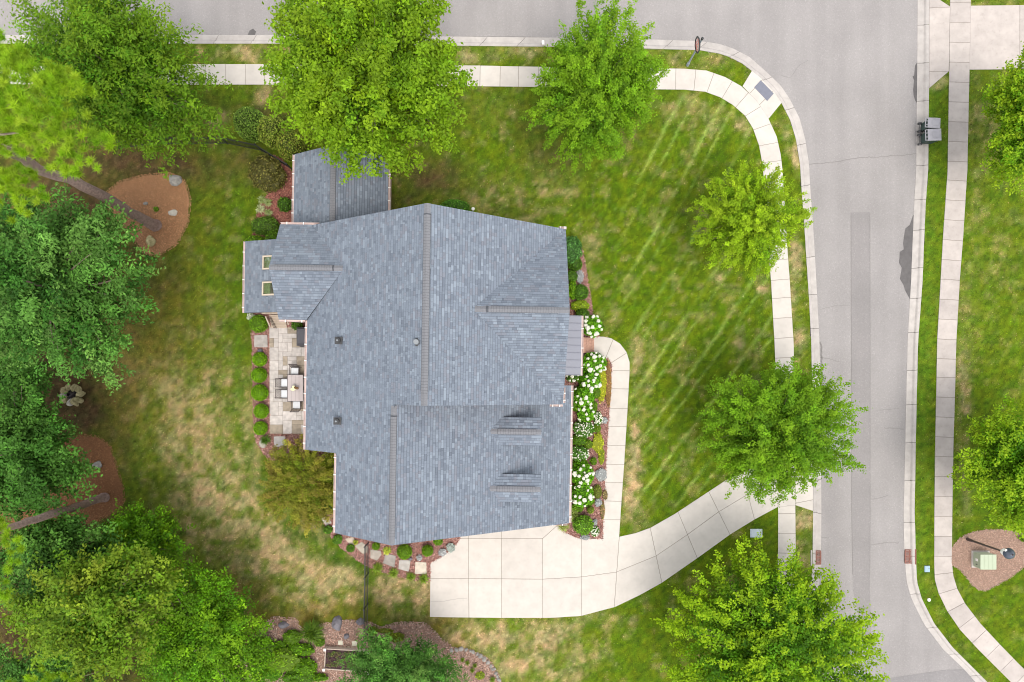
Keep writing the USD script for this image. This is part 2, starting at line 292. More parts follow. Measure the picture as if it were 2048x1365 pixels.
# ------------------------------------------------------------------ lawn colour: dry patches, bare soil, mowing tracks, tree shade painted in as brown
G_MID, G_DEEP, G_LIME = np.array([.076, .122, .003]), np.array([.040, .083, .002]), np.array([.115, .160, .007])
T_TAN, S_BROWN, S_STRAW = np.array([.325, .245, .120]), np.array([.070, .045, .020]), np.array([.135, .098, .016])
TAN = [(390, 840, 65, 90, .95), (440, 1000, 70, 90, .95), (560, 1110, 75, 45, 1.0), (650, 1165, 85, 38, 1.1), (620, 1060, 40, 20, .5), (330, 770, 60, 60, .5), (380, 930, 45, 60, .7), (500, 1040, 60, 50, .6),
       (430, 660, 25, 60, .4), (460, 760, 20, 70, .5), (500, 860, 25, 90, .5), (850, 1170, 45, 60, .75), (790, 1180, 50, 50, .6), (960, 1270, 80, 25, .8), (1080, 1270, 50, 45, .9), (1060, 1320, 60, 40, .9), (1150, 1330, 35, 30, .8), (1210, 1240, 22, 16, .8), (1262, 1248, 10, 9, .8),
       (1270, 830, 16, 28, .8), (1268, 915, 14, 22, .9), (1262, 985, 18, 40, .9), (1255, 1030, 14, 14, .5), (1275, 700, 14, 30, .7), (1290, 770, 10, 22, .6), (1268, 745, 10, 10, .7), (1280, 940, 14, 10, .7), (1265, 860, 12, 14, .7),
       (1030, 380, 26, 22, .6), (960, 400, 50, 40, .45), (1060, 420, 22, 26, .5), (1100, 370, 40, 40, .3), (1000, 220, 40, 30, .35), (1360, 210, 18, 20, .6), (1420, 240, 20, 26, .55), (1480, 250, 14, 20, .6), (1440, 560, 14, 20, .4), (1480, 690, 14, 16, .5), (1520, 580, 10, 8, .9), (1390, 440, 20, 30, .35), (1180, 470, 20, 30, .35), (1220, 640, 20, 20, .3),
       (1590, 520, 14, 40, 1.0), (1588, 590, 12, 30, .6), (1592, 690, 14, 40, .8), (1605, 1040, 14, 24, .9), (1608, 1110, 14, 30, .5), (920, 110, 40, 14, .7), (990, 112, 40, 14, .7), (470, 108, 80, 14, .5), (530, 190, 16, 26, .6), (440, 240, 26, 16, .4), (1050, 112, 20, 14, .6), (1340, 115, 60, 16, .4), (1430, 115, 40, 16, .45), (1572, 240, 12, 40, .4), (1590, 310, 8, 30, .5),
       (1880, 165, 14, 14, .9), (1960, 240, 40, 90, .2), (1950, 420, 20, 140, .2), (1930, 770, 12, 80, .6), (1940, 640, 40, 60, .12), (1870, 60, 10, 20, .4), (1960, 5, 60, 5, .5), (2000, 500, 40, 80, .1), (1930, 950, 12, 60, .3)]
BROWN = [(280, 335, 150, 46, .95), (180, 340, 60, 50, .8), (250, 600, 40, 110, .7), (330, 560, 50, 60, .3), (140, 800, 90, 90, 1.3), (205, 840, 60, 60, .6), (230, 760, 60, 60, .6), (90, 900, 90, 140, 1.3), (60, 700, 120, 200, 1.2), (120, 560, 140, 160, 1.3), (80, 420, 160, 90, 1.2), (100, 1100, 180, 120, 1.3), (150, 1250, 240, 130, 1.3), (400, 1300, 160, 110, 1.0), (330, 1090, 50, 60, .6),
         (860, 360, 70, 40, .75), (820, 400, 40, 30, .5), (780, 410, 40, 30, .6), (1110, 300, 60, 50, .45), (1070, 265, 40, 30, .4), (560, 240, 60, 40, .7), (480, 330, 60, 40, .5), (1180, 240, 120, 60, .3), (300, 240, 180, 60, .6), (700, 220, 200, 60, .5), (250, 900, 30, 80, .5), (1110, 1290, 40, 8, .3), (820, 1240, 60, 12, .5)]  # bare soil, and the shade below tree crowns painted as brown
STRAWY = [(560, 1240, 110, 25, .9), (640, 1225, 60, 25, .8), (690, 1250, 40, 30, .8), (480, 1190, 50, 40, .6), (880, 1255, 40, 26, .9), (910, 1285, 30, 20, .9), (290, 700, 60, 60, .5), (340, 640, 60, 60, .4), (250, 780, 60, 60, .5), (350, 830, 60, 50, .3), (720, 1230, 30, 30, .6)]
DEEPG = [(600, 1065, 95, 26, 1.3), (690, 1115, 65, 24, 1.3), (500, 960, 40, 100, .6), (470, 600, 40, 120, .5), (480, 450, 60, 80, .35), (440, 700, 24, 160, .5), (1200, 560, 40, 120, .5), (1230, 760, 30, 100, .2), (1340, 900, 60, 80, .4), (1960, 1010, 60, 60, .6), (1930, 1050, 40, 40, .5), (1250, 640, 40, 60, .3), (1440, 330, 60, 60, .3), (1200, 1260, 60, 30, .5), (1120, 1250, 40, 20, .4), (1100, 1310, 30, 40, .4), (1900, 620, 1, 1, 0)]

def blobs(lst, x, y):
    s = np.zeros_like(x)
    for px, py, rx, ry, a in lst:
        s = np.maximum(s, a * np.exp(-(((x - px) / rx) ** 2 + ((y - py) / ry) ** 2) * 0.9))
    return s

def lawn_tone(xw, yw, dither=None):
    px, py = xw * K / H + NX, NY - yw * K / H
    q = np.stack([xw, yw, np.zeros_like(xw)], -1)
    n1, n2, n3 = meshkit.fbm(q * 0.55, 4, 3), meshkit.fbm(q * 1.6 + 50, 4, 5), meshkit.fbm(q * 5.0 + 9, 3, 8)
    wob = 30 * (meshkit.fbm(q * 0.35 + 20, 3, 11) - .5)
    wx, wy = px + wob, py + 30 * (meshkit.fbm(q * 0.35 - 40, 3, 13) - .5)
    deep = np.clip(blobs(DEEPG, wx, wy) * np.where(px > 1000, .45, 1) + (n1 - .46) * .7 + (n2 - .50) * 0.75 + (n3 - .5) * .7, 0, 1)
    c = G_MID + (G_DEEP - G_MID) * deep[:, None]
    lime = np.clip((n2 - .5) * 2.2 - deep * .5, 0, 1) * .5
    c = c + (G_LIME - c) * lime[:, None]
    strip = ((px > 1826) & (px < 1905)).astype(float)
    # mowing tracks across the front lawn
    u = (px + (0.57 + 0.00012 * (py - 400)) * (py - 227) + 8 * np.sin(py / 130)) * .85 + wob * .25
    tr = np.maximum(np.exp(-((((u - 1152) + 36) % 72 - 36) / 3.2) ** 2), .8 * np.exp(-((((u - 1175) + 36) % 72 - 36) / 2.4) ** 2))
    inside = np.clip((px - 1180) / 90, 0, 1) * np.clip((1560 - px) / 20, 0, 1) * np.clip((py - 175) / 20, 0, 1) * np.clip((1040 - py) / 60, 0, 1) * np.clip((px - (1220 - (py - 500) * .1)) / 60, 0, 1)
    tr = tr * inside * np.clip(meshkit.fbm(q * .4 + 7, 3, 21) * 2.4 - .40, 0, 1)
    c = c + (np.array([.170, .245, .038]) - c) * (0.98 * tr)[:, None]
    # tracks curving round the back lawn
    rr = np.hypot((px - 700) * 1.0, (py - 700) * .62)
    for R0 in (228, 279, 300):
        t2 = np.exp(-((rr - R0 + wob * .3) / 3.2) ** 2) * (px < 640) * (py > 430) * np.clip((meshkit.fbm(q * .5 + 3, 3, 25) - .38) * 4, 0, 1)
        c = c + (np.array([.085, .145, .006]) - c) * (.85 * t2)[:, None]
    # bands where the mower turned round the back lawn
    near = (px < 800) & (py > 380)
    arc = np.zeros_like(px)
    if near.any():
        sel = np.where(near)[0]; pn, py_ = px[sel] + wob[sel] * .12, py[sel]; ptn = shapely.points(pn, py_)
        for ln_, w_, a_ in (([(474, 380), (482, 470), (480, 600), (472, 750), (482, 880), (522, 980), (592, 1062), (682, 1112), (742, 1150)], 15, .75), ([(425, 480), (420, 600), (418, 700), (425, 790), (440, 860), (480, 960), (540, 1040)], 3.5, .7), ([(452, 470), (449, 600), (446, 720), (455, 830), (478, 905), (520, 1000)], 3.0, .55), ([(380, 560), (372, 700), (380, 800), (410, 900), (450, 990)], 5, .4)):
            arc[sel] = np.maximum(arc[sel], a_ * np.exp(-(shapely.distance(ptn, LineString(ln_)) / w_) ** 2))
    c = c + (np.array([.052, .108, .003]) - c) * (1.2 * arc * np.clip(.4 + n2, 0, .83))[:, None]
    dry = blobs(TAN, wx, wy) * (1 - .85 * arc) * np.where((px > 900) & (px < 1540) & (py < 700), .72, 1)
    dry = np.clip(dry * (0.25 + 1.75 * np.clip((n2 - .30) * 2.2, 0, 1)) + np.clip((n2 - .56) * 1.6, 0, .24) * (1 - strip * .8) * np.where(px > 1905, .5, 1), 0, 1)
    dry = np.clip(dry * (.45 + n3 * .9), 0, .9)
    if dither is not None: dry = dry * .35 + (dither.uniform(0, 1, len(dry)) < dry * .95) * .6
    sw = np.clip(blobs(STRAWY, wx, wy) * (.5 + n2), 0, .85)
    c = c + (S_STRAW - c) * sw[:, None]
    c = c + (T_TAN - c) * dry[:, None]
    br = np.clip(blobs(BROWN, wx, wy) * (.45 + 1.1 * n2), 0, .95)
    # thin olive turf in the back yard, darkened leftwards with shade painted in
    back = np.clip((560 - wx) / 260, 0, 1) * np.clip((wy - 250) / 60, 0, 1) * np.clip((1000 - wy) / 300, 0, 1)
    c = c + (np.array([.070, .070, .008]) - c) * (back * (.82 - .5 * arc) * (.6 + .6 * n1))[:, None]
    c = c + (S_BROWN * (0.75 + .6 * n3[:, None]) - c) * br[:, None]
    fresh = np.clip(np.exp(-((px - 1852 + (py - 600) * .035) / 18) ** 2), 0, 1) * strip
    c = c + (np.array([.078, .140, .009]) - c) * (fresh * .55)[:, None]
    n4, n5 = meshkit.noise(q * 7.0 + 31, 33), meshkit.noise(q * 3.1 + 77, 35)
    c = c * (.48 + .74 * n4 + .30 * n5)[:, None] * (1 + (n5 - .5)[:, None] * [.35, -.05, .2])
    return np.clip(c * (0.80 + .40 * n3[:, None]), .003, .9)

gx = np.arange(-40, 40.01, 0.21); gy = np.arange(-26, 31.01, 0.21)
X, Y = np.meshgrid(gx, gy); nx_, ny_ = len(gx), len(gy)
pts = np.c_[X.ravel(), Y.ravel()]
zz = 0.012 * (meshkit.fbm(np.c_[pts * .8, np.zeros(len(pts))], 3, 2) - .5)
i0 = (np.arange(ny_ - 1)[:, None] * nx_ + np.arange(nx_ - 1)[None]).ravel()
cx, cy = pts[i0, 0] + .105, pts[i0, 1] + .105
inroad = shapely.contains_xy(shapely.union_all([road_poly, kerb_w, kerb_e]).buffer(-0.05), cx, cy)
i0 = i0[~inroad]
f = np.vstack([np.c_[i0, i0 + 1, i0 + 1 + nx_], np.c_[i0, i0 + 1 + nx_, i0 + nx_]])
keep = np.unique(f); remap = np.zeros(len(pts), int); remap[keep] = np.arange(len(keep))
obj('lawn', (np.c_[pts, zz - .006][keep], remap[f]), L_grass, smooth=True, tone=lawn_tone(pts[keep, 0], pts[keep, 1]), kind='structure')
far = Polygon([(-900, -900), (900, -900), (900, 900), (-900, 900)]).difference(box(-39.9, -25.9, 39.9, 30.9)).difference(road_poly)
L_far = look('distant_turf_look', (.09, .13, .015), .95, .4, .2)
obj('ground', sheet(far, -0.012), L_far, kind='structure')
obj('subsoil', sheet(box(-60, -45, 60, 50), -0.30), L_soil, kind='structure')

# grass blades
def scatter(poly, n):
    x0, y0, x1, y1 = poly.bounds
    p = np.c_[rng.uniform(x0, x1, n), rng.uniform(y0, y1, n)]
    return p[shapely.contains_xy(poly, p[:, 0], p[:, 1])]
turf = box(-34.5, -20.5, 34.5, 26).difference(hard.buffer(.02)).difference(shapely.union_all(list(BEDS.values())).buffer(-.06)).difference(house_pad)
g = scatter(turf, 560000)
n = len(g); ang = rng.uniform(0, 2 * np.pi, n); ln = rng.uniform(.05, .11, n); hh = rng.uniform(.012, .045, n); wd = rng.uniform(.010, .020, n)
dv = np.c_[np.cos(ang), np.sin(ang)]; pv = np.c_[-dv[:, 1], dv[:, 0]]
v = np.stack([np.c_[g + pv * wd[:, None], np.full(n, .0)], np.c_[g - pv * wd[:, None], np.full(n, .0)], np.c_[g + dv * ln[:, None], hh]], 1).reshape(-1, 3)
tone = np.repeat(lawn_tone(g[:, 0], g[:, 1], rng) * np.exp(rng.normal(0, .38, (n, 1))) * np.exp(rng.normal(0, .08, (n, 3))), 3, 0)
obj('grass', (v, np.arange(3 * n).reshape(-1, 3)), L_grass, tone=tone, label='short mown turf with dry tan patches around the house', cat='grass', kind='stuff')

# ------------------------------------------------------------------ roads
road = setting('road')
obj('asphalt', sheet(road_poly, -0.105), L_asph, road)
strip = PP([(1703, 425), (1741, 424), (1742, 700), (1742, 1023), (1741.5, 1180), (1745, 1290), (1733, 1300), (1707, 1180), (1705, 1023), (1704, 700)])
obj('trench_patch', sheet(strip, -0.101), L_asph2, road)
obj('newer_asphalt', sheet(PP([(1620, 1400), (1700, 1372), (1800, 1355), (1890, 1342), (1930, 1340), (1952, 1365), (2040, 1450), (2040, 1560), (1440, 1560)]).intersection(road_poly), -0.097), L_asph3, road)
def jagged(pts, amp, seed):
    r = np.random.default_rng(seed); p = PL(pts); ls = LineString(p); d = np.arange(0, ls.length, .12)
    q = np.array([ls.interpolate(t).coords[0] for t in d]); w = np.cumsum(r.normal(0, amp * .45, (len(q), 2)), 0); w -= np.linspace(0, 1, len(q))[:, None] * w[-1]
    return LineString(q + w)
wet = [(1834, 425), (1826, 430), (1821, 448), (1814, 457), (1811, 470), (1808, 485), (1807, 498), (1800, 505), (1803, 514), (1798, 525), (1805, 536), (1802, 555), (1808, 568), (1813, 580), (1819, 602), (1824, 602)]
wp = PL(wet); wp[1:-1] += rng.normal(0, .05, (len(wet) - 2, 2))
obj('damp_patch', sheet(Polygon(wp).buffer(.05).buffer(-.05).intersection(road_poly), -0.099), L_stain, road)
obj('damp_patch', sheet(PP([(1837, 122), (1832, 130), (1830, 150), (1827, 152), (1830, 160), (1828, 178), (1829, 190), (1832, 200), (1836, 206)]).intersection(road_poly), -0.099), L_stain, road)
obj('damp_patch', sheet(PP([(494, 69), (498, 60), (505, 56), (511, 62), (509, 69)]), -0.099), L_stain, road)
for k, (line, w) in enumerate([([(1620, 328), (1680, 322), (1740, 314), (1800, 311), (1835, 306)], .018), ([(1641, 715), (1660, 718), (1680, 724)], .015), ([(1770, 856), (1790, 857), (1812, 859)], .016), ([(1742, 998), (1760, 997), (1778, 991)], .014), ([(1745, 1090), (1770, 1089), (1800, 1087)], .014), ([(1645, 1075), (1660, 1077)], .014), ([(1640, 620), (1680, 612), (1703, 612)], .010), ([(1564, 150), (1580, 155), (1600, 130), (1620, 118)], .010), ([(1760, 820), (1800, 818)], .010)]):
    obj('crack', sheet(jagged(line, .03, k).buffer(w * .75), -0.098), L_crack, road)
obj('crack', sheet(shapely.union_all([jagged([(1641, 685), (1645, 730), (1644, 776)], .05, 77).buffer(.05)]).intersection(road_poly), -0.098), L_crack, road)
obj('crack', sheet(jagged([(905, 72.2), (1000, 72.8), (1100, 74)], .012, 78).buffer(.022), -0.098), L_crack, road)
obj('joint_line', sheet(LineString(PL([(1703.5, 426), (1704, 700), (1705, 1023), (1706.5, 1150)])).buffer(.012), -0.096), L_crack, road)
obj('joint_line', sheet(LineString(PL([(1741.6, 426), (1742, 700), (1742, 1023), (1741.5, 1150)])).buffer(.008), -0.096), L_crack, road)

def resample(line, m):
    ls = LineString(line); return np.array([ls.interpolate(t, normalized=True).coords[0] for t in np.linspace(0, 1, m)])
def kerb(name, rd, bk, seglen, gaps=()):
    s = setting(name)
    A, B = PL(rd), PL(bk); L = LineString(A).length; m = int(L / .25) + 1
    A, B = resample(A, m), resample(B, m)
    prof = [(0, -.30), (0, -.092), (.10, -.085), (.58, -.080), (.70, .0), (.76, .018), (1.0, .022), (1.0, -.30)]
    i = 0; r = np.random.default_rng(3)
    while i < m - 1:
        j = min(m - 1, i + int(seglen * r.uniform(.85, 1.15) / .25))
        if m - 1 - j < 3: j = m - 1
        a, b = A[i:j + 1].copy(), B[i:j + 1].copy()
        mid = (a[0] + b[0]) / 2
        if not any(Point(mid).distance(Point(*P(*q)[:2])) < .01 for q in gaps):
            for arr in (a, b):                         # leave the joint open
                arr[0] += (arr[1] - arr[0]) / (np.linalg.norm(arr[1] - arr[0]) + 1e-9) * .013
                arr[-1] += (arr[-2] - arr[-1]) / (np.linalg.norm(arr[-2] - arr[-1]) + 1e-9) * .013
            rows = np.stack([np.c_[a * (1 - t) + b * t, np.full(len(a), z)] for t, z in prof], 1)
            n0, c = rows.shape[:2]; v = rows.reshape(-1, 3); f = []
            for q in range(n0 - 1):
                for w in range(c - 1):
                    o = q * c + w; f.append([o, o + 1, o + c + 1]); f.append([o, o + c + 1, o + c])
            for o in (0, (n0 - 1) * c):
                for w in range(1, c - 1): f.append([o, o + w, o + w + 1])
            mesh = trimesh.Trimesh(v, f, process=False)
            mesh.fix_normals()
            obj('kerb_section', mesh, L_kerb, s)
        i = j
kerb('kerb', WROAD, WBACK, 2.6)
kerb('kerb', EROAD, EBACK, 2.5)

def pave(setname, poly, joints, mat, gap=.024, z=(-.06, .034), part='slab', kind_name=None):
    s = setting(setname)
    cut = poly.difference(shapely.union_all([LineString(l).buffer(gap / 2, cap_style='flat') for l in joints]))
    for g in getattr(cut, 'geoms', [cut]):
        if g.area > .02: obj(part, prism(g.simplify(.002), z[0], z[1] + rng.uniform(-.004, .004)), mat, s)
    obj('joint_bed', prism(poly.buffer(-.006), -.2, .016), L_joint, s)
    return s

def cross_joints(o, i, spacing, start=.3):
    A, B = PL(o), PL(i); L = (LineString(A).length + LineString(B).length) / 2; m = int(L / .1) + 1
    A = resample(A, m); LB = LineString(B); out = []
    for d in np.arange(start, L, spacing):
        k = min(m - 1, int(d / .1)); a = A[k]; b = np.array(LB.interpolate(LB.project(Point(*a))).coords[0])
        out.append([tuple(a + (a - b) * .1), tuple(b + (b - a) * .1)])
    return out
pave('pavement', walk_w.difference(drive.buffer(.012)), cross_joints(SW_OUT, SW_IN, 1.27), L_conc)
pave('pavement', walk_e, cross_joints(SE_L, SE_R, 1.29), L_conc_old)
def JL(*lines): return [[tuple(P(*p)[:2]) for p in l] for l in lines]
pave('driveway', drive, JL([(937, 1070), (938, 1240)], [(1003, 1000), (1003, 1240)], [(1085.5, 1077), (1085.5, 1240)], [(1163, 1076), (1162.5, 1236)], [(1239, 1066), (1228, 1220)], [(1299, 1050), (1325, 1172)], [(1354, 1020), (1396, 1120)], [(1413, 975), (1462, 1074)], [(1482, 938), (1510, 1044)],
     [(850, 1157), (1085, 1158.5), (1163, 1154), (1232, 1144.5), (1312, 1112), (1374, 1070), (1437, 1024), (1492, 991), (1556, 965)], [(921, 1077), (1085.5, 1077), (1116, 1050)], [(1555.7, 900), (1555.7, 1020)], [(1590.3, 900), (1590.3, 1016)], [(1590, 1007), (1630, 999)], [(1555.7, 940), (1590, 938)], [(1555.7, 975), (1590, 974)]), L_conc)
cl = jagged([(862, 1203), (880, 1204), (905, 1199), (935, 1197)], .03, 5).buffer(.006)
obj('crack', sheet(cl, .041), L_crack, stage.GetPrimAtPath('/World/driveway'))
pave('front_path', path, JL([(1229, 672), (1209, 722)], [(1260, 702), (1218, 729)], [(1215, 742), (1265, 742)], [(1215, 778), (1265, 778.5)], [(1212, 817), (1262, 817)], [(1210, 853.5), (1260, 854)], [(1208, 891), (1258, 891)], [(1205, 928.5), (1255, 929)], [(1203, 966), (1252, 966)], [(1200, 1002), (1250, 1003)], [(1200, 1040), (1248, 1040)]), L_conc)
pave('kerb_ramp', ramp.difference(walk_w.buffer(.01)).difference(kerb_w.buffer(.01)), JL([(1525, 160), (1500, 187)], [(1546, 183), (1512, 217)]), L_conc)
tp = PP([(1521, 161.5), (1547, 188), (1534, 203), (1508, 175.5)])
t = thing('tactile_plate', 'blue grey rectangular tactile warning plate set in the corner kerb ramp', 'tactile paving')
obj('plate', prism(tp, .02, .046), look('tactile_look', (.15, .155, .19), .7, .06, 5), t)
a0, a1, a2 = P(1521, 161.5)[:2], P(1547, 188)[:2], P(1508, 175.5)[:2]
dm = [cyl(.012, .046, .052, *(a0 + (a1 - a0) * (i + .5) / 18 + (a2 - a0) * (j + .5) / 9), 6, .008) for i in range(18) for j in range(9)]
obj('domes', cat(*dm), stage.GetPrimAtPath('/World/Looks/tactile_look') and UsdShade.Material.Get(stage, '/World/Looks/tactile_look'), t, kind='stuff')
pave('neighbour_driveway', NE_APRON.difference(kerb_e.buffer(.01)), JL([(1858, 144), (1900, 143.5)], [(1858, 17), (1900, 15)]), L_conc_old)
pave('neighbour_driveway', NE_DRIVE.difference(walk_e.buffer(.01)), JL([(2039, 0), (2039, 150)]), L_conc_old)

# patio of random rectangular stone
pat = setting('patio')
obj('joint_bed', prism(patio, -.1, .02), L_joint, pat)
x0, y0, x1, y1 = patio.bounds; U = .30
GW, GH = int((x1 - x0) / U) + 1, int((y1 - y0) / U) + 1
occ = np.zeros((GW, GH), bool); r = random.Random(5)
L_stone = tonelook('patio_stone_look', .85, .2, .16, 4.0, bump=.25, bscale=25)
for j in range(GH):
    for i in range(GW):
        if occ[i, j]: continue
        for (w, h) in r.sample([(2, 1), (1, 2), (2, 2), (2, 3), (3, 2), (1, 1), (2, 2), (3, 1)], 8) + [(1, 1)]:
            if i + w <= GW and j + h <= GH and not occ[i:i + w, j:j + h].any(): break
        occ[i:i + w, j:j + h] = True
        g = box(x0 + i * U + .008, y0 + j * U + .008, x0 + (i + w) * U - .008, y0 + (j + h) * U - .008).intersection(patio.buffer(-.005))
        if g.area < .02: continue
        m = prism(g, 0, .048 + r.uniform(-.006, .006))
        px = (g.centroid.x) * K / H + NX; py = NY - g.centroid.y * K / H
        wear = r.random() < (.34 if py < 745 or px > 585 else .12)
        col = np.array([.315, .262, .205]) if wear else np.array([.455, .412, .385])
        obj('paving_stone', m, L_stone, pat, tone=np.tile(col * r.uniform(.88, 1.1), (len(m.vertices), 1)))

# mulch and pine straw
MCOL = {'west': [(.36, .165, .135), (.22, .09, .07), (.48, .30, .26)], 'pine_south': [(.27, .12, .052), (.19, .08, .036), (.33, .17, .08)], 'pine': [(.40, .205, .10), (.31, .145, .068), (.46, .26, .135)], 'utility': [(.42, .275, .21), (.37, .225, .165), (.46, .32, .25)], 'northwest': [(.30, .10, .075), (.18, .06, .05), (.42, .20, .15)], 'garden': [(.38, .22, .165), (.25, .13, .095), (.46, .35, .29)]}  # pine_south is the pine straw darkened, tree shade put into its colour
for nme in ('pine', 'pine_south', 'garden', 'utility'): BEDS[nme] = BEDS[nme].buffer(-.35).buffer(.7).buffer(-.35)
for nme, poly in BEDS.items():
    cols = MCOL.get(nme, MCOL['pine'] if nme.startswith('pine') else MCOL['west'])
    base = np.mean(cols, 0) * .6
    b = obj('mulch_bed', sheet(poly.segmentize(.3), .010), L_tone, kind='structure')
    UsdGeom.PrimvarsAPI(UsdGeom.Mesh(b)).CreatePrimvar('tone', Sdf.ValueTypeNames.Color3fArray, 'vertex').Set(Vt.Vec3fArray.FromNumpy(np.tile(base, (len(UsdGeom.Mesh(b).GetPointsAttr().Get()), 1)).astype(np.float32)))
    vis = poly.difference(house_pad)
    x0, y0, x1, y1 = vis.bounds
    c = scatter(vis.buffer(.14 if nme in ('pine', 'pine_south', 'garden') else .06), int((x1 - x0) * (y1 - y0) * 420)); n = len(c)
    nr = np.c_[rng.normal(0, .35, (n, 2)), np.ones(n)]
    v, f = leaf_quads(np.c_[c, rng.uniform(.014, .04, n)], rng.uniform(.07, .18, n) * (.75 if nme in ('pine', 'pine_south', 'utility') else 1), .34, nr, rng, .1)
    obj('mulch', (v, f), L_tone, tone=np.repeat(palette(cols, n, rng, .18 if nme in ('pine', 'pine_south', 'utility') else .34) * .9, 4, 0), kind='stuff', cat='mulch', label={
        'west': 'red bark mulch beside the patio under the clipped balls', 'northwest': 'dark red bark mulch beside the northern wing', 'south': 'red bark mulch around the stepping stones by the driveway', 'east': 'red bark mulch between the hydrangeas and the front path', 'northeast': 'red bark mulch under the shrubs along the front lawn',
        'utility': 'pinkish mulch around the green utility box and lamp', 'pine': 'orange pine straw around the leaning pine and boulders', 'pine_south': 'orange pine straw with tree shade in its colour by the lower left tree trunk', 'garden': 'pale red bark mulch around the raised vegetable bed'}[nme])
# ------------------------------------------------------------------ the house (own axes, turned 0.9 degrees)
house = thing('house', 'large house with blue grey shingled gable roofs at the centre of the corner lot', 'house', rotz=-0.9)
SL = .726
def zW(x): return 11.1 + SL * (x + 4.35)
PLANES = [  # (plan polygon, (a, bx, by): z = a + bx x + by y)
    ('main_west', [(-4.35, 8.78), (-4.35, -1.29), (-6.07, -1.29), (-6.07, -8.55), (-9.65, -8.55), (-9.65, -4.13), (-11.86, -4.13), (-11.86, 3.33), (-9.31, 6.07), (-11.65, 8.78)], (11.1 + SL * 4.35, SL, 0)),
    ('main_east', [(-4.35, 8.78), (-4.35, -1.29), (2.95, -1.29), (-2.1, 3.745), (2.95, 8.78)], (11.1 - SL * 4.35, -SL, 0)),
    ('east_gable_north', [(2.95, 8.78), (-2.1, 3.745), (2.95, 3.745)], (9.47 + SL * 3.745, 0, -SL)),
    ('east_gable_south', [(2.95, -1.29), (2.95, 3.745), (-2.1, 3.745)], (9.47 - SL * 3.745, 0, SL)),
    ('west_gable_north', [(-13.45, 8.81), (-13.45, 6.07), (-9.31, 6.07), (-11.65, 8.81)], (7.5 + .62 * 6.07, 0, -.62)),
    ('west_gable_south', [(-13.45, 3.33), (-11.86, 3.33), (-9.31, 6.07), (-13.45, 6.07)], (7.5 - .62 * 6.07, 0, .62)),
    ('garage_east', [(-6.07, -1.29), (-6.07, -8.55), (3.6, -8.55), (3.6, -.2), (2.6, -.2), (2.6, -1.29)], (9.85 - .645 * 6.07, -.645, 0)),
    ('north_wing_west', [(-10.65, 13.65), (-13.5, 13.65), (-13.5, 8.9), (-10.65, 8.4)], (5.15 + .65 * 10.65, .65, 0)),
    ('north_wing_east', [(-10.65, 13.65), (-10.65, 8.4), (-7.75, 8.4), (-7.75, 13.65)], (5.15 - .65 * 10.65, -.65, 0)),
    ('west_porch', [(-16.55, 8.35), (-16.55, 3.95), (-12.6, 3.95), (-12.6, 8.35)], (3.0 + .38 * 16.55, .38, 0)),
]
def zof(pl, x, y): return pl[0] + pl[1] * x + pl[2] * y
DORM = [(-2.83, 6.7), (-6.05, 6.7)]
SH = [(.190, .212, .240), (.140, .156, .183), (.105, .118, .142), (.148, .150, .170), (.160, .180, .207), (.142, .160, .188), (.135, .152, .178), (.15, .168, .196)]
def shingles(poly, pl, seed):
    r = np.random.default_rng(seed)
    g2 = np.array(pl[1:]); s = np.linalg.norm(g2); up = g2 / s; al = np.array([up[1], -up[0]])
    uv = Polygon([(np.dot(p, al), np.dot(p, up)) for p in poly.exterior.coords])
    for h in poly.interiors: uv = uv.difference(Polygon([(np.dot(p, al), np.dot(p, up)) for p in h.coords]))
    p = .165 / math.sqrt(1 + s * s); u0, v0, u1, v1 = uv.bounds
    V, F, T, n = [], [], [], 0
    rows = int(math.ceil((v1 - v0) / p))
    for k in range(rows):
        va = v0 + k * p
        strip_ = uv.intersection(box(u0 - 1, va, u1 + 1, va + p))
        for piece in getattr(strip_, 'geoms', [strip_]):
            if piece.geom_type != 'Polygon' or piece.area < 1e-4: continue
            a, _, b, _ = piece.bounds; prep = piece.buffer(1e-6); shapely.prepare(prep)
            us = [a - r.uniform(0, .3)]
            while us[-1] < b: us.append(us[-1] + r.choice([.10, .15, .19, .25, .33, .46], p=[.14, .2, .22, .22, .13, .09]) * r.uniform(.9, 1.1))
            for ua, ub in zip(us[:-1], us[1:]):
                tab = box(max(ua, a) + .002, va + .010, min(ub, b) - .002, va + p)  # open lower edge bares the dark deck as a painted butt shadow
                if not prep.contains(tab):
                    tab = tab.intersection(piece)
                    if tab.geom_type != 'Polygon' or tab.area < 2e-4: continue
                c = np.array(tab.exterior.coords)[:-1]
                if Polygon(c).exterior.is_ccw is False: c = c[::-1]
                w = (al[0] * c[:, :1] + 0) * [1, 0] + 0
                xy = c[:, :1] * al + c[:, 1:] * up
                th = r.choice([.012, .026])
                z = zof(pl, xy[:, 0], xy[:, 1]) + .004 + th * np.clip(1 - (c[:, 1] - va) / p, 0, 1)
                m = len(c); top = np.c_[xy, z]; bot = np.c_[xy, zof(pl, xy[:, 0], xy[:, 1]) + .002]
                V += [top, bot]
                for q in range(1, m - 1): F.append((n, n + q, n + q + 1))
                for q in range(m):
                    q2 = (q + 1) % m; F.append((n + q, n + m + q, n + m + q2)); F.append((n + q, n + m + q2, n + q2))
                col = (np.array(SH[r.integers(len(SH))]) * np.array([.97, 1.0, 1.05]) * .68 + np.array([.142, .160, .188]) * .32) * r.uniform(1.0, 1.16)
                T.append(np.tile(col, (2 * m, 1))); n += 2 * m
    V = np.vstack(V); F = np.array(F); T = np.vstack(T)
    t = V[F[0]]
    if np.cross(t[1] - t[0], t[2] - t[0])[2] < 0: F = F[:, ::-1]
    return V, F, T
holes = []
roofs = []
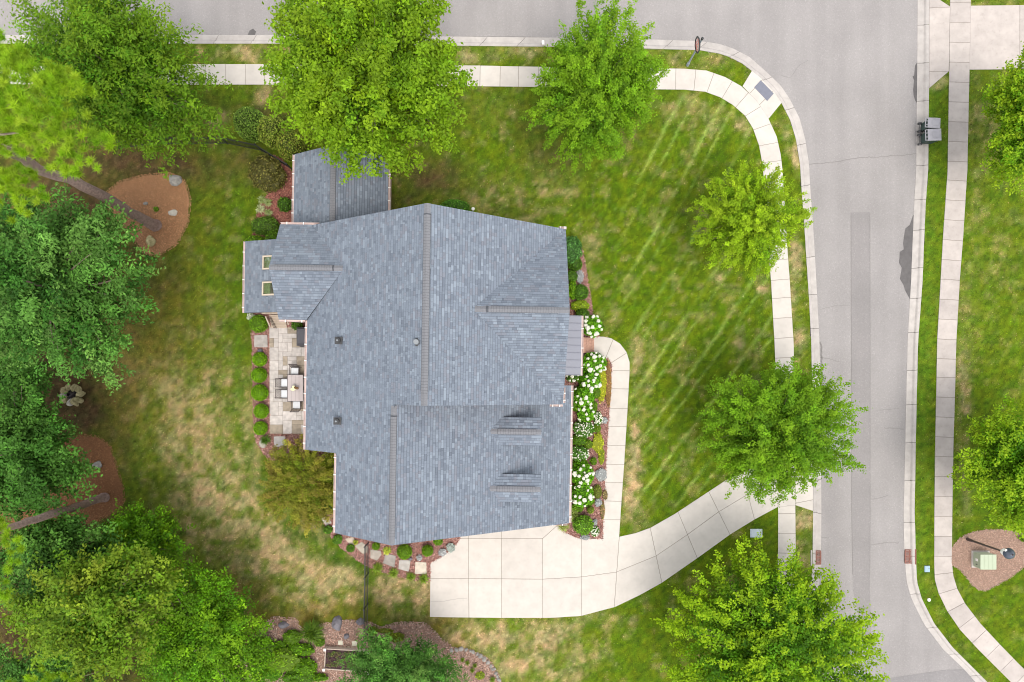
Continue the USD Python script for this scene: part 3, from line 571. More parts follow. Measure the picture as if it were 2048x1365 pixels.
for k, (nm, pp, pl) in enumerate(PLANES):
    poly = Polygon(pp)
    if nm == 'garage_east':
        for yc, zr in DORM:      # the dormers sit on the slope
            poly = poly.difference(Polygon([(1.38, yc - .62), (1.38, yc + .62), (-.35, yc + .62), (-1.0, yc), (-.35, yc - .62)]))
    if nm == 'west_porch':
        for yc in (6.96, 5.38): poly = poly.difference(box(-15.26, yc - .42, -14.2, yc + .42))
    v, f, tn = shingles(poly, pl, 100 + k)
    rf = obj('roof_slope', (v, f), L_shingle, house, tone=tn)
    a, b_ = sheet(poly.segmentize(2), 0)
    top = a.copy(); top[:, 2] = zof(pl, a[:, 0], a[:, 1]) - .002
    deck = prism(poly, 0, 1); dv_ = np.array(deck.vertices)
    dv_[:, 2] = np.where(dv_[:, 2] > .5, zof(pl, dv_[:, 0], dv_[:, 1]) - .002, zof(pl, dv_[:, 0], dv_[:, 1]) - .19)
    obj('roof_deck', trimesh.Trimesh(dv_, deck.faces, process=False), L_felt, rf)
    roofs.append((poly, pl))

def ridge(a, b, za, sa, sb, dirn, vent=(0, 1), w=.165):
    "caps along a ridge from a to b (plan), height za; sa, sb the slopes on the two sides; shadow_span = the share of it with an added dark strip for edge shadow"
    a, b = np.array(a, float), np.array(b, float); L = np.linalg.norm(b - a); d = (b - a) / L; s = np.array([-d[1], d[0]])
    rv = thing_part('ridge_vent' )
    def strip(t0, t1, hw, lift, tilt=0.0, th=.02):
        p0, p1 = a + d * t0, a + d * t1
        rows = []
        for p, dz in ((p0, lift), (p1, lift + tilt)):
            rows.append([np.r_[p + s * hw, za - sa * hw + dz], np.r_[p, za + dz], np.r_[p - s * hw, za - sb * hw + dz]])
        v = np.array(rows).reshape(-1, 3); v = np.vstack([v, v - [0, 0, th]])
        f = [[0, 3, 4], [0, 4, 1], [1, 4, 5], [1, 5, 2], [6, 10, 9], [6, 7, 10], [7, 11, 10], [7, 8, 11], [0, 1, 7], [0, 7, 6], [1, 2, 8], [1, 8, 7], [3, 9, 10], [3, 10, 4], [4, 10, 11], [4, 11, 5], [0, 6, 9], [0, 9, 3], [2, 5, 11], [2, 11, 8]]
        m = trimesh.Trimesh(v, f, process=False); m.fix_normals(); return m
    if vent: obj('ridge_vent', strip(vent[0] * L, vent[1] * L, w + .020, .055, th=.05), L_vent, house)  # added dark strip, standing for the shadow gap under the caps
    t = 0.0
    while t < L - .05:
        t1 = min(t + .143, L); inside = vent and vent[0] * L <= t < vent[1] * L
        obj('ridge_cap', strip(t, t1 - (.011 if inside else .003), w, .066 if inside else .03, .006), L_cap, house, smooth=False)
        t = t1
def thing_part(x): return None
ridge((-4.35, 8.78), (-4.35, -1.29), 11.1, SL, SL, 0, (.05, .93))
ridge((-6.07, -1.36), (-6.07, -8.55), 9.85, .645, SL, 0, (.07, .94), .15)
ridge((-2.0, 3.745), (2.95, 3.745), 9.47, SL, SL, 0, (.12, .88), .155)
ridge((-9.4, 6.07), (-13.45, 6.07), 7.5, .62, .62, 0, (.12, .93), .15)
ridge((-10.65, 13.65), (-10.65, 8.5), 5.15, .65, .65, 0, (.05, 1), .15)

# dormers
def quad_roof(a, b, c, d): return Polygon([a, b, c, d])
for di, (yc, zr) in enumerate(DORM):
    hs, s = .80, .50; ze = zr - hs * s
    xr = (9.85 - .645 * 6.07 - zr) / .645; xe = (9.85 - .645 * 6.07 - ze) / .645; xf = 1.72
    for sg in (1, -1):
        poly = Polygon([(xr, yc), (xf, yc), (xf, yc + sg * hs), (xe, yc + sg * hs)]).buffer(0); pl = (zr + s * yc * sg, 0, -s * sg)
        v, f, tn = shingles(Polygon([p for p in poly.exterior.coords][:-1]), pl, 300 + di * 2 + sg)
        rf = obj('dormer_roof', (v, f), L_shingle, house, tone=tn)
        deck = prism(poly, 0, 1); dv_ = np.array(deck.vertices)
        dv_[:, 2] = np.where(dv_[:, 2] > .5, zof(pl, dv_[:, 0], dv_[:, 1]) - .002, zof(pl, dv_[:, 0], dv_[:, 1]) - .12)
        obj('roof_deck', trimesh.Trimesh(dv_, deck.faces, process=False), L_felt, rf)
    ridge((xr + .02, yc), (xf, yc), zr, s, s, 0, (.14, .88), .15)
    zb = 9.85 - .645 * (6.07 + 1.4)
    prof = [(yc - .6, 0), (yc + .6, 0), (yc + .6, ze - .08), (yc, zr - .2), (yc - .6, ze - .08)]
    body = trimesh.creation.extrude_polygon(Polygon([(y, max(z, 4.2)) for y, z in prof]), 2.0, engine='earcut')
    bv = np.array(body.vertices); body = trimesh.Trimesh(np.c_[bv[:, 2] - .6, bv[:, 0], bv[:, 1]], body.faces, process=False); body.fix_normals()
    dw = obj('dormer_wall', body, L_white, house)
    obj('window_frame', cat(bx((.05, .62, .05), (1.42, yc, 5.25)), bx((.05, .62, .05), (1.42, yc, 5.98)), bx((.05, .05, .75), (1.42, yc - .31, 5.6)), bx((.05, .05, .75), (1.42, yc + .31, 5.6))), L_white, dw)
    obj('pane', bx((.02, .58, .68), (1.42, yc, 5.6)), L_glass, dw)

# gutters with their hangers
def gutter(pts3, out, hang=.95):
    pts3 = np.array(pts3, float); out = np.array(out, float)
    a, b = pts3; L = np.linalg.norm(b - a); d = (b - a) / L
    prof = [(0, -.02), (0, -.13), (.09, -.13), (.125, -.02), (.115, -.02), (.083, -.12), (.010, -.12), (.010, -.02)]
    rows = np.array([[p + np.r_[out * o, z] for o, z in prof] for p in (a, b)]); m = len(prof); v = rows.reshape(-1, 3)
    f = []
    for q in range(m):
        q2 = (q + 1) % m; f += [[q, q2, m + q2], [q, m + q2, m + q]]
    for q in (0, m): f += [[q, q + 1, q + 6], [q, q + 6, q + 7], [q + 1, q + 2, q + 5], [q + 1, q + 5, q + 6], [q + 2, q + 3, q + 4], [q + 2, q + 4, q + 5]]
    mm = trimesh.Trimesh(v, f, process=False); mm.fix_normals()
    gt = obj('gutter', mm, L_gutter, house)
    for t in np.arange(hang * .4, L, hang):
        c = a + d * t + np.r_[out * .065, -.008]
        obj('gutter_hanger', bx((.05 + .10 * abs(out[0]), .05 + .10 * abs(out[1]), .02), c), L_white, gt)
gutter([(-11.86, -4.13, 5.65), (-11.86, 3.33, 5.65)], (-1, 0))
gutter([(-9.65, -8.55, 7.25), (-9.65, -4.13, 7.25)], (-1, 0))
gutter([(3.6, -8.55, 3.61), (3.6, -.2, 3.61)], (1, 0))
gutter([(-13.45, 8.81, 5.8), (-11.2, 8.81, 5.8)], (0, 1))
gutter([(-13.45, 3.33, 5.8), (-11.98, 3.33, 5.8)], (0, -1))
gutter([(-13.5, 8.95, 3.3), (-13.5, 13.65, 3.3)], (-1, 0), .8)
gutter([(-7.75, 9.0, 3.27), (-7.75, 13.65, 3.27)], (1, 0), .8)
gutter([(-16.55, 3.95, 3.0), (-16.55, 8.35, 3.0)], (-1, 0), .85)
gutter([(2.95, -1.2, 5.8), (2.95, -.3, 5.8)], (1, 0), .4)
gutter([(2.2, -1.29, 5.8), (2.95, -1.29, 5.8)], (0, -1), .4)
gutter([(2.55, 8.80, 5.8), (3.0, 8.80, 5.8)], (0, 1), .25)
gutter([(1.75, -8.57, 3.66), (3.5, -8.57, 3.6)], (0, -1), .6)

# skylights in the porch roof
for yc in (6.96, 5.38):
    zc = lambda x: 3.0 + .38 * (x + 16.55)
    def tilt(m):
        v = np.array(m.vertices); v[:, 2] += zc(v[:, 0]); return trimesh.Trimesh(v, m.faces, process=False)
    sk = obj('skylight', tilt(cat(bx((.09, .84, .16), (-15.215, yc, .02)), bx((.09, .84, .16), (-14.245, yc, .02)), bx((.88, .09, .16), (-14.73, yc - .375, .02)), bx((.88, .09, .16), (-14.73, yc + .375, .02)))), look('skylight_frame_look', (.50, .42, .33), .5, .05) if yc > 6 else UsdShade.Material.Get(stage, '/World/Looks/skylight_frame_look'), house)
    obj('pane', tilt(bx((.88, .66, .02), (-14.73, yc, .06))), L_glass, sk)
    obj('shade', tilt(bx((.90 if yc > 6 else .46, .70, .02), (-14.73 if yc > 6 else -14.95, yc, -.02))), look('skylight_shade_look', (.48, .48, .26), .7, .05) if yc > 6 else UsdShade.Material.Get(stage, '/World/Looks/skylight_shade_look'), sk)

# roof vents
for (px, py, big) in ((676, 687, 0), (676, 848, 0), (833, 688, 1)):
    X_ = (px - NX) * 36.2 / K if not big else (px - NX) * 34.4 / K; zz_ = zW(X_); X_, Y_ = P(px, py, zz_)[:2]
    R_ = .14 if not big else .16
    vt = obj('roof_vent', cat(bx((.42, .40, .03), (X_, Y_, zz_ + .02)), cyl(R_ * .9, zz_ - .1, zz_ + .22, X_, Y_, 14)) if not big else cat(bx((.36, .40, .03), (X_ + .1, Y_, zz_ + .06)), cyl(R_, zz_ - .2, zz_ + .14, X_ + .05, Y_, 14, R_ * .8)), L_dark, house)
    obj('pipe', cyl(.05 if not big else .13, zz_, zz_ + (.34 if not big else .42), X_, Y_, 12), look('vent_pipe_look', (.19, .20, .21), .6) if (px, py) == (676, 687) else UsdShade.Material.Get(stage, '/World/Looks/vent_pipe_look'), vt)

# front porch: standing seam roof
sl = .16
def zp(x): return 3.25 - sl * (x - 4.2)
poly = box(2.55, .42, 4.2, 4.08)
m = prism(poly, 0, 1); mv = np.array(m.vertices); mv[:, 2] = zp(mv[:, 0]) - .14 * (mv[:, 2] < .5); 
pr = obj('porch_roof', trimesh.Trimesh(mv, m.faces, process=False), L_seam, house)
L_seam2 = look('seam_rib_look', (.15, .155, .20), .4, .04, 1, .5)
for y_ in np.linspace(.45, 4.05, 9):
    q = bx((1.64, .022, .045), (3.375, y_, 0)); qv = np.array(q.vertices); qv[:, 2] += zp(qv[:, 0]) + .02
    obj('seam', trimesh.Trimesh(qv, q.faces, process=False), L_seam2, pr)
gutter([(4.2, .42, 3.24), (4.2, 4.08, 3.24)], (1, 0), 1.2)
for y_ in (.7, 3.8):
    obj('porch_column', bx((.28, .28, 2.9), (3.95, y_, 1.52), 0, .02), L_white, house)
obj('porch_floor', bx((2.4, 3.9, .5), (3.1, 2.25, .25)), L_conc_old, house)

# walls below the roofs
def wall_prism(poly, pls, drop=.22, name='wall', mat=L_brick):
    p = Polygon(poly); m = prism(p, 0, 1); v = np.array(m.vertices)
    zt = np.min([zof(q, v[:, 0], v[:, 1]) for q in pls], 0) - drop
    v[:, 2] = np.where(v[:, 2] > .5, zt, -.1); return obj(name, trimesh.Trimesh(v, m.faces, process=False), mat, house)
D = {n_: q for n_, _, q in PLANES}
wall_prism([(-4.35, 8.4), (-4.35, -.95), (-11.4, -.95), (-11.4, 3.7), (-11.4, 8.4)], [D['main_west']])
wall_prism([(-4.35, 8.4), (2.55, 8.4), (2.55, -.95), (-4.35, -.95)], [D['main_east']])
wall_prism([(2.55, 8.4), (2.55, 3.745), (-2.1, 3.745)], [D['east_gable_north']])
wall_prism([(2.55, -.95), (-2.1, 3.745), (2.55, 3.745)], [D['east_gable_south']])
wall_prism([(-13.05, 8.4), (-13.05, 6.07), (-9.9, 6.07), (-9.9, 8.4)], [D['west_gable_north']])
wall_prism([(-13.05, 6.07), (-13.05, 3.75), (-9.9, 3.75), (-9.9, 6.07)], [D['west_gable_south']])
wall_prism([(-6.07, -.95), (-11.4, -.95), (-11.4, -3.75), (-9.25, -3.75), (-9.25, -8.15), (-6.07, -8.15)], [D['main_west']])
wall_prism([(-6.07, -.95), (-6.07, -8.15), (3.15, -8.15), (3.15, -.95)], [D['garage_east']])
wall_prism([(-10.65, 13.25), (-13.1, 13.25), (-13.1, 8.4), (-10.65, 8.4)], [D['north_wing_west']])
wall_prism([(-10.65, 13.25), (-10.65, 8.4), (-8.15, 8.4), (-8.15, 13.25)], [D['north_wing_east']])
wall_prism([(-4.35, -1.0), (-6.05, -1.0), (-6.05, -1.1), (-4.35, -1.1)], [D['main_west']], .2)
def window(x, y, z, w, h, ax):
    s = (lambda a, b, c: (a, b, c)) if ax == 'y' else (lambda a, b, c: (b, a, c))
    fr = obj('window', cat(bx(s(w + .16, .09, .08), (x, y, z + h / 2)), bx(s(w + .16, .12, .08), (x, y, z - h / 2)), *[bx(s(.08, .09, h), (x + (k * w / 2 if ax == 'y' else 0), y + (k * w / 2 if ax == 'x' else 0), z)) for k in (-1, 0, 1)]), L_white, house)
    obj('pane', bx(s(w, .04, h), (x, y, z)), L_glass, fr)
for x in (-8.5, -5.5, -2.0, .8):
    for z in (1.6, 4.3): window(x if not (x == -8.5 and z < 2) else -6.6, 8.42, z, 1.0, 1.5, 'y')
for y in (7.0, 5.4, -.2):
    for z in (1.6, 4.3): window(2.57, y, z, 1.0, 1.5, 'x')
window(2.57, 2.2, 4.6, 1.0, 1.2, 'x'); window(2.57, 3.9, 4.6, 1.0, 1.2, 'x')
for y in (1.8, -1.6): window(-11.42, y, 1.6, 1.2, 1.6, 'x'); window(-11.42, y, 4.2, 1.0, 1.3, 'x')
window(-9.27, -6.2, 1.6, 1.0, 1.4, 'x'); window(-9.27, -6.2, 5.0, 1.0, 1.3, 'x'); window(-6.0, -8.17, 5.6, 1.2, 1.5, 'y'); window(-13.12, 11, 1.5, 1.4, 1.5, 'x'); window(-10.6, 13.27, 1.5, 1.6, 1.5, 'y'); window(-8.13, 11, 1.5, 1.4, 1.5, 'x')
dr = obj('door', bx((.06, 1.0, 2.1), (2.59, 1.9, 1.55)), L_bronze, house); obj('handle', bx((.06, .03, .2), (2.64, 1.55, 1.5)), L_white, dr)
for x in (-1.9, 1.4):
    gd = obj('garage_door', bx((2.6, .06, 2.2), (x, -8.17, 1.1)), L_white, house)
    for k in range(4): obj('door_panel', bx((2.4, .05, .42), (x, -8.19, .28 + .54 * k), 0, .015), L_white, gd)
for x, y in ((-16.2, 8.0), (-16.2, 6.1), (-16.2, 4.3)): obj('porch_post', bx((.16, .16, 2.75), (x, y, 1.4)), L_white, house)
obj('porch_floor', bx((3.3, 4.0, .5), (-14.75, 6.15, .22)), L_teak, house)
for k, y_ in enumerate(np.linspace(4.25, 8.0, 9)): pass
# brick steps at the front door and wooden steps by the screened porch
stp = thing('brick_steps', 'three red brick steps between the metal porch roof and the front path', 'steps')
for k in range(3):
    x0_ = P(1150 + 10 * k + 9, 0)[0]
    for j in range(14):
        yy = P(0, 707)[1] + j * (P(0, 676)[1] - P(0, 707)[1]) / 14
        for q in range(2):
            obj('brick', bx((.155, .068, .09), (x0_ + .04 + q * .162, yy + .035, .40 - .15 * k + .05), 0, .006), look('brick_step_look', (.42, .25, .19), .9, .2, 9) if (k, j, q) == (0, 0, 0) else UsdShade.Material.Get(stage, '/World/Looks/brick_step_look'), stp)
    obj('riser', bx((.33, 1.03, .40 - .15 * k + .02), (x0_ + .12, (P(0, 707)[1] + P(0, 676)[1]) / 2, (.40 - .15 * k) / 2 - .01)), UsdShade.Material.Get(stage, '/World/Looks/brick_step_look'), stp)
ws = thing('wooden_steps', 'tan wooden steps with railing from the screened porch down to the patio', 'steps')
for k in range(8):
    z = .50 - .055 * k
    y_ = P(0, 633)[1] - .105 * k
    obj('tread', bx((1.02, .098, .045), ((P(545, 0)[0] + P(572, 0)[0]) / 2 + .04, y_, z)), L_teak, ws)
for (pxa, pxb) in ((531, 541), (572, 577)):
    a = P(pxa, 633, .95); b = P(pxb, 656 if pxa < 550 else 650, .75)
    obj('hand_rail', tube([a, b], .05, 6), L_teak, ws)
    for t in np.linspace(.05, .95, 8 if pxa < 550 else 4):
        p = a + (b - a) * t; obj('baluster', bx((.035, .035, .75), (p[0] + .18, p[1], p[2] - .42)), L_bronze, ws)
# ------------------------------------------------------------------ trees
def star(outline, z, scale=1.0):
    "centre and radius-by-angle of a crown outline given in pixels, in metres at height z"
    q = PL(outline, z); c = Polygon(q).centroid.coords[0]; c = np.array(c)
    d = q - c; a = np.arctan2(d[:, 1], d[:, 0]); rr = np.hypot(d[:, 0], d[:, 1]) * scale; o = np.argsort(a)
    a, rr = a[o], rr[o]
    a = np.r_[a[-1] - 2 * np.pi, a, a[0] + 2 * np.pi]; rr = np.r_[rr[-1], rr, rr[0]]
    return c, lambda t: np.interp((np.asarray(t) + np.pi) % (2 * np.pi) - np.pi, a, rr)

def leafy_tree(name, label, outline, z, hz, cols, seed, bright=1.12, nb=110, leaf=.17, per=30, clusters=9, spread=.34, base=None, trunk_r=.22, group=None, width=.55, start=.30, droop=.0, low=.45, cat_='tree', limbs=26, tilt=.55, tipcol=None, fork=.25, wander=.10, lean=1.07, taper=.75, cut=None, tip0=.55, tipk=1.1, low_jit=.55):
    r = np.random.default_rng(seed)
    c, R = star(outline, z)
    if base is None:
        base = c * lean                                        # upright: the trunk stands under the crown
    root = thing(name, label, cat_, group, (base[0], base[1], 0))
    off = np.array([base[0], base[1], 0])
    fork_h = max(.4, (z - hz) * .8 + fork * hz)
    u = r.uniform(0, 1, nb) ** .5; th = r.uniform(0, 2 * np.pi, nb)
    nlow = int(nb * low)
    tips = []
    for k in range(nb):
        rad = R(th[k])
        rho = u[k] if k >= nlow else r.uniform(.78, 1.0)
        dome = math.sqrt(max(0, 1 - min(rho, .985) ** 2))
        zt = z + hz * dome * r.uniform(low_jit, 1.05) if k >= nlow else z + hz * r.uniform(-.55, .35) * (1.1 - rho * .4)
        rr = rad * (rho if k >= nlow else rho * r.uniform(.9, 1.02))
        tips.append(np.array([c[0] + rr * math.cos(th[k]), c[1] + rr * math.sin(th[k]), zt]))
    LC, LN, LS, LT = [], [], [], []
    branches = []
    axis = lambda h: np.array([base[0] + (c[0] - base[0]) * min(h / z, 1), base[1] + (c[1] - base[1]) * min(h / z, 1), h])
    top = z + hz * .8
    bcols = palette(cols, nb, r, .10)
    for k, tip in enumerate(tips):
        h0 = fork_h + (min(tip[2], top) - fork_h) * r.uniform(.15, .6)
        a = axis(max(h0, .3)); d = tip - a; L = np.linalg.norm(d)
        mid = a + d * .5 + np.array([0, 0, .12 * L]) + r.normal(0, wander * L, 3) * [1, 1, .5]
        tip = tip - np.array([0, 0, droop * L])
        bz = lambda t: ((1 - t) ** 2)[:, None] * a + (2 * t * (1 - t))[:, None] * mid + (t ** 2)[:, None] * tip
        branches.append((bz(np.linspace(0, 1, 5)), L))
        nc = max(3, int(clusters * (.5 + .5 * L / max(2.0, np.mean(R(th))))))
        t = np.sort(r.uniform(start, 1.0, nc)); t[-1] = 1.0
        cen = bz(t) + r.normal(0, 1, (nc, 3)) * (spread * (1.25 - taper * t))[:, None] * [1, 1, .55]
        sizes = spread * (1.05 - (taper - .25) * t)
        m = r.poisson(per, nc); idx = np.repeat(np.arange(nc), m); n = len(idx)
        g = r.normal(0, 1, (n, 3)); g /= np.maximum(1, np.linalg.norm(g, axis=1, keepdims=True) / 1.7)
        tn = bz(np.clip(t + .02, 0, 1.02)) - bz(t - .02); tn /= np.linalg.norm(tn, axis=1, keepdims=True) + 1e-9
        p = cen[idx] + g * sizes[idx][:, None] * [.75, .75, .5] + tn[idx] * (r.normal(.15, .95, n) * sizes[idx])[:, None]
        nrm = np.array([0, 0, 1.0]) + tilt * r.normal(0, 1, (n, 3)) + .35 * g
        col = bcols[k] * bright * np.array([.96, 1.0, .85]) * np.exp(r.normal(0, .24, nc))[idx][:, None] * np.exp(r.normal(0, .13, (n, 1)))
        if tipcol is not None:
            w = np.clip((t[idx] - tip0) * tipk, 0, 1)[:, None] * r.uniform(.3, 1, (n, 1)); col = col + (np.array(tipcol) - col) * w
        LC.append(p); LN.append(nrm); LS.append(leaf * r.uniform(.65, 1.3, n)); LT.append(col)
    LC, LN, LS, LT = np.vstack(LC), np.vstack(LN), np.concatenate(LS), np.clip(np.vstack(LT), .004, .9)
    LC[:, 2] = np.maximum(LC[:, 2], .08)
    if cut is not None:                                       # leaves end where the wall of the house stands
        k_ = ~shapely.contains_xy(cut, LC[:, 0], LC[:, 1]); LC, LN, LS, LT = LC[k_], LN[k_], LS[k_], LT[k_]
    v, f = leaf_quads(LC - off, LS, width, LN, r)
    obj('crown', (v, f), L_leaf, root, tone=np.repeat(LT, 4, 0))
    hs = np.linspace(-.1, z + hz * .55, 9)
    tp_ = np.array([axis(max(h, 0)) * [1, 1, 0] + [0, 0, h] for h in hs]); tp_[1:-1, :2] += r.normal(0, .05, (7, 2))
    rad = trunk_r * np.linspace(1, .12, 9); rad[0] *= 1.5
    obj('trunk', tube(tp_ - off, rad, 10), L_bark, root, smooth=True)
    order = np.argsort([-b[1] for b in branches])[:limbs]
    if len(order):
        obj('limbs', cat(*[tube(branches[o][0][:4] - off, np.array([.34, .25, .16, .05]) * trunk_r, 5) for o in order]), L_twig, root, smooth=True)
    return root

OAK = [(.095, .205, .004), (.145, .260, .005), (.055, .150, .004), (.200, .290, .008)]
STREET = [(.090, .220, .006), (.140, .270, .008), (.055, .160, .006), (.180, .295, .010)]
YELLOWISH = [(.165, .285, .006), (.215, .325, .008), (.100, .215, .006), (.25, .32, .015)]
WILLOW = [(.055, .165, .006), (.090, .215, .008), (.150, .245, .010), (.030, .105, .005)]
BLUEG = [(.045, .145, .018), (.080, .190, .030), (.028, .095, .012), (.13, .235, .050)]
DEEPB = [(.038, .125, .014), (.060, .155, .022), (.028, .085, .010), (.09, .19, .03)]
MAPLE = [(.075, .185, .008), (.120, .220, .010), (.045, .130, .007), (.20, .24, .02)]
FRESH = [(.075, .205, .004), (.120, .255, .005), (.045, .145, .004), (.17, .285, .008)]

leafy_tree('oak_tree', 'large bright yellow green oak overhanging the northern wing of the house', [(555, -10), (548, 80), (560, 140), (540, 170), (560, 215), (585, 270), (630, 300), (655, 335), (700, 345), (745, 380), (775, 380), (805, 345), (850, 290), (900, 300), (938, 270), (915, 225), (948, 170), (905, 150), (900, 90), (893, 30), (880, -40), (720, -70), (565, -50)], 9.0, 4.2, OAK, 11, nb=270, bright=.96, leaf=.20, per=36, clusters=9, spread=.40, trunk_r=.33, tipcol=(.21, .335, .010), tipk=1.5)
leafy_tree('willow_oak_tree', 'dark green willow oak with bare grey limbs showing, beside the leaning pine', [(30, 60), (45, 15), (120, -20), (200, -40), (300, -20), (320, 25), (300, 55), (340, 35), (388, 70), (390, 110), (358, 128), (400, 145), (432, 150), (438, 220), (442, 285), (400, 285), (380, 320), (345, 312), (310, 335), (290, 290), (240, 290), (150, 285), (60, 200), (30, 130)], 7.5, 3.4, WILLOW, 12, nb=230, bright=.96, leaf=.20, per=30, clusters=9, spread=.42, trunk_r=.30, limbs=10, lean=1.17, width=.42, tipcol=(.19, .29, .012), tipk=1.4)
SG = 'street trees along the corner lot'
leafy_tree('street_tree', 'bright green spiky crowned street tree between the top pavement and the kerb', [(1035, 245), (1085, 185), (1060, 160), (1110, 145), (1100, 115), (1105, 70), (1150, 55), (1150, 0), (1185, 40), (1205, -10), (1235, 25), (1275, -5), (1268, 50), (1310, 62), (1285, 90), (1335, 150), (1305, 170), (1300, 250), (1250, 265), (1260, 310), (1220, 348), (1180, 330), (1145, 345), (1110, 330), (1090, 300), (1050, 280)], 5.5, 3.4, STREET, 13, nb=230, bright=.96, taper=.9, leaf=.135, per=36, clusters=10, spread=.33, trunk_r=.14, tipcol=(.20, .35, .01), tipk=1.5)
leafy_tree('street_tree', 'small lime green street tree beside the middle of the side pavement', [(1378, 400), (1400, 375), (1440, 360), (1480, 335), (1540, 335), (1560, 350), (1600, 370), (1610, 400), (1620, 440), (1605, 470), (1570, 490), (1565, 520), (1520, 562), (1490, 550), (1480, 530), (1440, 545), (1420, 535), (1400, 500), (1380, 480), (1395, 440)], 4.2, 2.4, YELLOWISH, 14, nb=190, taper=.9, leaf=.115, per=36, clusters=9, spread=.27, trunk_r=.10, tipcol=(.27, .40, .008), tipk=1.5)
leafy_tree('street_tree', 'broad bright green street tree hanging over the driveway mouth and the road', [(1385, 860), (1420, 800), (1400, 765), (1450, 750), (1500, 760), (1540, 722), (1580, 720), (1590, 745), (1640, 735), (1645, 765), (1683, 760), (1690, 790), (1680, 800), (1725, 810), (1700, 830), (1700, 870), (1722, 870), (1690, 900), (1730, 938), (1680, 935), (1640, 965), (1600, 960), (1560, 1003), (1510, 1000), (1500, 980), (1440, 988), (1470, 950), (1440, 930), (1400, 890)], 5.0, 3.2, STREET, 15, nb=290, bright=.96, taper=.88, leaf=.13, per=34, clusters=10, spread=.32, trunk_r=.14, tipcol=(.19, .34, .01), tipk=1.5)
leafy_tree('street_tree', 'glossy yellow green tree south of the driveway, leaning over the road at the bottom', [(1330, 1280), (1345, 1200), (1380, 1180), (1400, 1120), (1440, 1095), (1520, 1085), (1560, 1090), (1600, 1110), (1660, 1150), (1682, 1148), (1690, 1170), (1685, 1195), (1712, 1195), (1742, 1240), (1748, 1280), (1768, 1340), (1755, 1400), (1560, 1490), (1380, 1430), (1338, 1340)], 5.2, 3.4, FRESH, 16, nb=330, bright=.96, taper=.8, leaf=.155, per=36, clusters=9, spread=.36, trunk_r=.16, tipcol=(.30, .44, .006), width=.6, tip0=.72, tipk=3.4)
leafy_tree('roadside_tree', 'yellow green tree cut by the right edge below the neighbouring driveway', [(1985, 290), (2000, 240), (1995, 200), (2020, 130), (2060, 90), (2140, 130), (2170, 240), (2120, 350), (2048, 390), (2010, 370)], 5.5, 2.8, FRESH, 17, nb=220, leaf=.16, per=26, clusters=8, spread=.34, trunk_r=.14, tipcol=(.30, .41, .01), tip0=.7, tipk=3)
leafy_tree('roadside_tree', 'yellow green tree cut by the right edge above the utility mulch bed', [(1925, 910), (1960, 890), (1980, 830), (2030, 800), (2100, 800), (2160, 900), (2150, 1010), (2060, 1065), (2010, 1060), (1985, 1030), (1950, 990)], 5.0, 2.8, FRESH, 18, nb=230, leaf=.16, per=26, clusters=8, spread=.34, trunk_r=.14, tipcol=(.30, .42, .01), tip0=.7, tipk=3)
leafy_tree('oak_tree', 'large blue green oak at the left edge, under the long leaning pine trunk', [(-90, 500), (-40, 410), (60, 385), (130, 395), (200, 425), (235, 420), (265, 430), (275, 460), (292, 500), (308, 520), (280, 550), (312, 605), (240, 640), (258, 700), (236, 760), (200, 710), (172, 775), (130, 745), (100, 720), (0, 755), (-80, 700)], 8.0, 3.6, BLUEG, 19, nb=210, low_jit=.3, lean=1.12, leaf=.21, per=32, clusters=9, spread=.46, trunk_r=.3, width=.45)
leafy_tree('oak_tree', 'dark green oak left of the stone fire pit', [(-70, 800), (0, 745), (45, 690), (60, 790), (88, 800), (90, 835), (132, 850), (120, 890), (155, 905), (183, 945), (175, 1000), (120, 1030), (50, 1040), (-60, 1030)], 6.5, 2.8, DEEPB + [(.06, .145, .02)], 20, nb=150, low_jit=.3, lean=1.12, leaf=.19, per=32, clusters=8, spread=.44, trunk_r=.22)
leafy_tree('woodland_tree', 'dark blue green tree just below the lower fallen looking pine trunk', [(-60, 1150), (30, 1090), (110, 1045), (200, 1030), (255, 1045), (262, 1095), (230, 1145), (150, 1190), (40, 1200), (-40, 1200)], 6.0, 2.6, DEEPB, 21, nb=120, bright=1.02, low_jit=.3, lean=1.12, leaf=.19, per=30, clusters=8, spread=.45, trunk_r=.2)
leafy_tree('woodland_tree', 'green maple with yellow and orange tinged leaves in the lower left corner', [(20, 1210), (80, 1140), (130, 1120), (180, 1130), (230, 1100), (270, 1085), (340, 1100), (352, 1170), (330, 1222), (300, 1290), (262, 1350), (150, 1310), (70, 1300), (20, 1265)], 8.5, 2.6, MAPLE, 22, nb=180, bright=1.02, low_jit=.3, lean=1.12, leaf=.20, per=26, clusters=7, spread=.42, trunk_r=.2, limbs=40, tipcol=(.20, .26, .012), tip0=.7, tipk=1.6)
leafy_tree('woodland_tree', 'small round fresh green tree above the maple at the edge of the lawn', [(222, 1040), (250, 1010), (300, 1018), (345, 1060), (378, 1085), (340, 1115), (280, 1135), (230, 1095)], 4.5, 2.0, FRESH, 23, nb=80, bright=1.02, low_jit=.3, lean=1.12, leaf=.16, per=28, clusters=7, spread=.34, trunk_r=.12)
leafy_tree('woodland_tree', 'bright green feathery tree between the maple and the garden bed', [(330, 1110), (372, 1085), (378, 1105), (400, 1130), (432, 1140), (480, 1170), (512, 1222), (540, 1250), (530, 1300), (560, 1340), (540, 1410), (400, 1430), (280, 1400), (290, 1260)], 5.0, 2.4, FRESH, 24, nb=220, bright=1.02, low_jit=.3, lean=1.12, leaf=.15, per=32, clusters=8, spread=.38, trunk_r=.16)
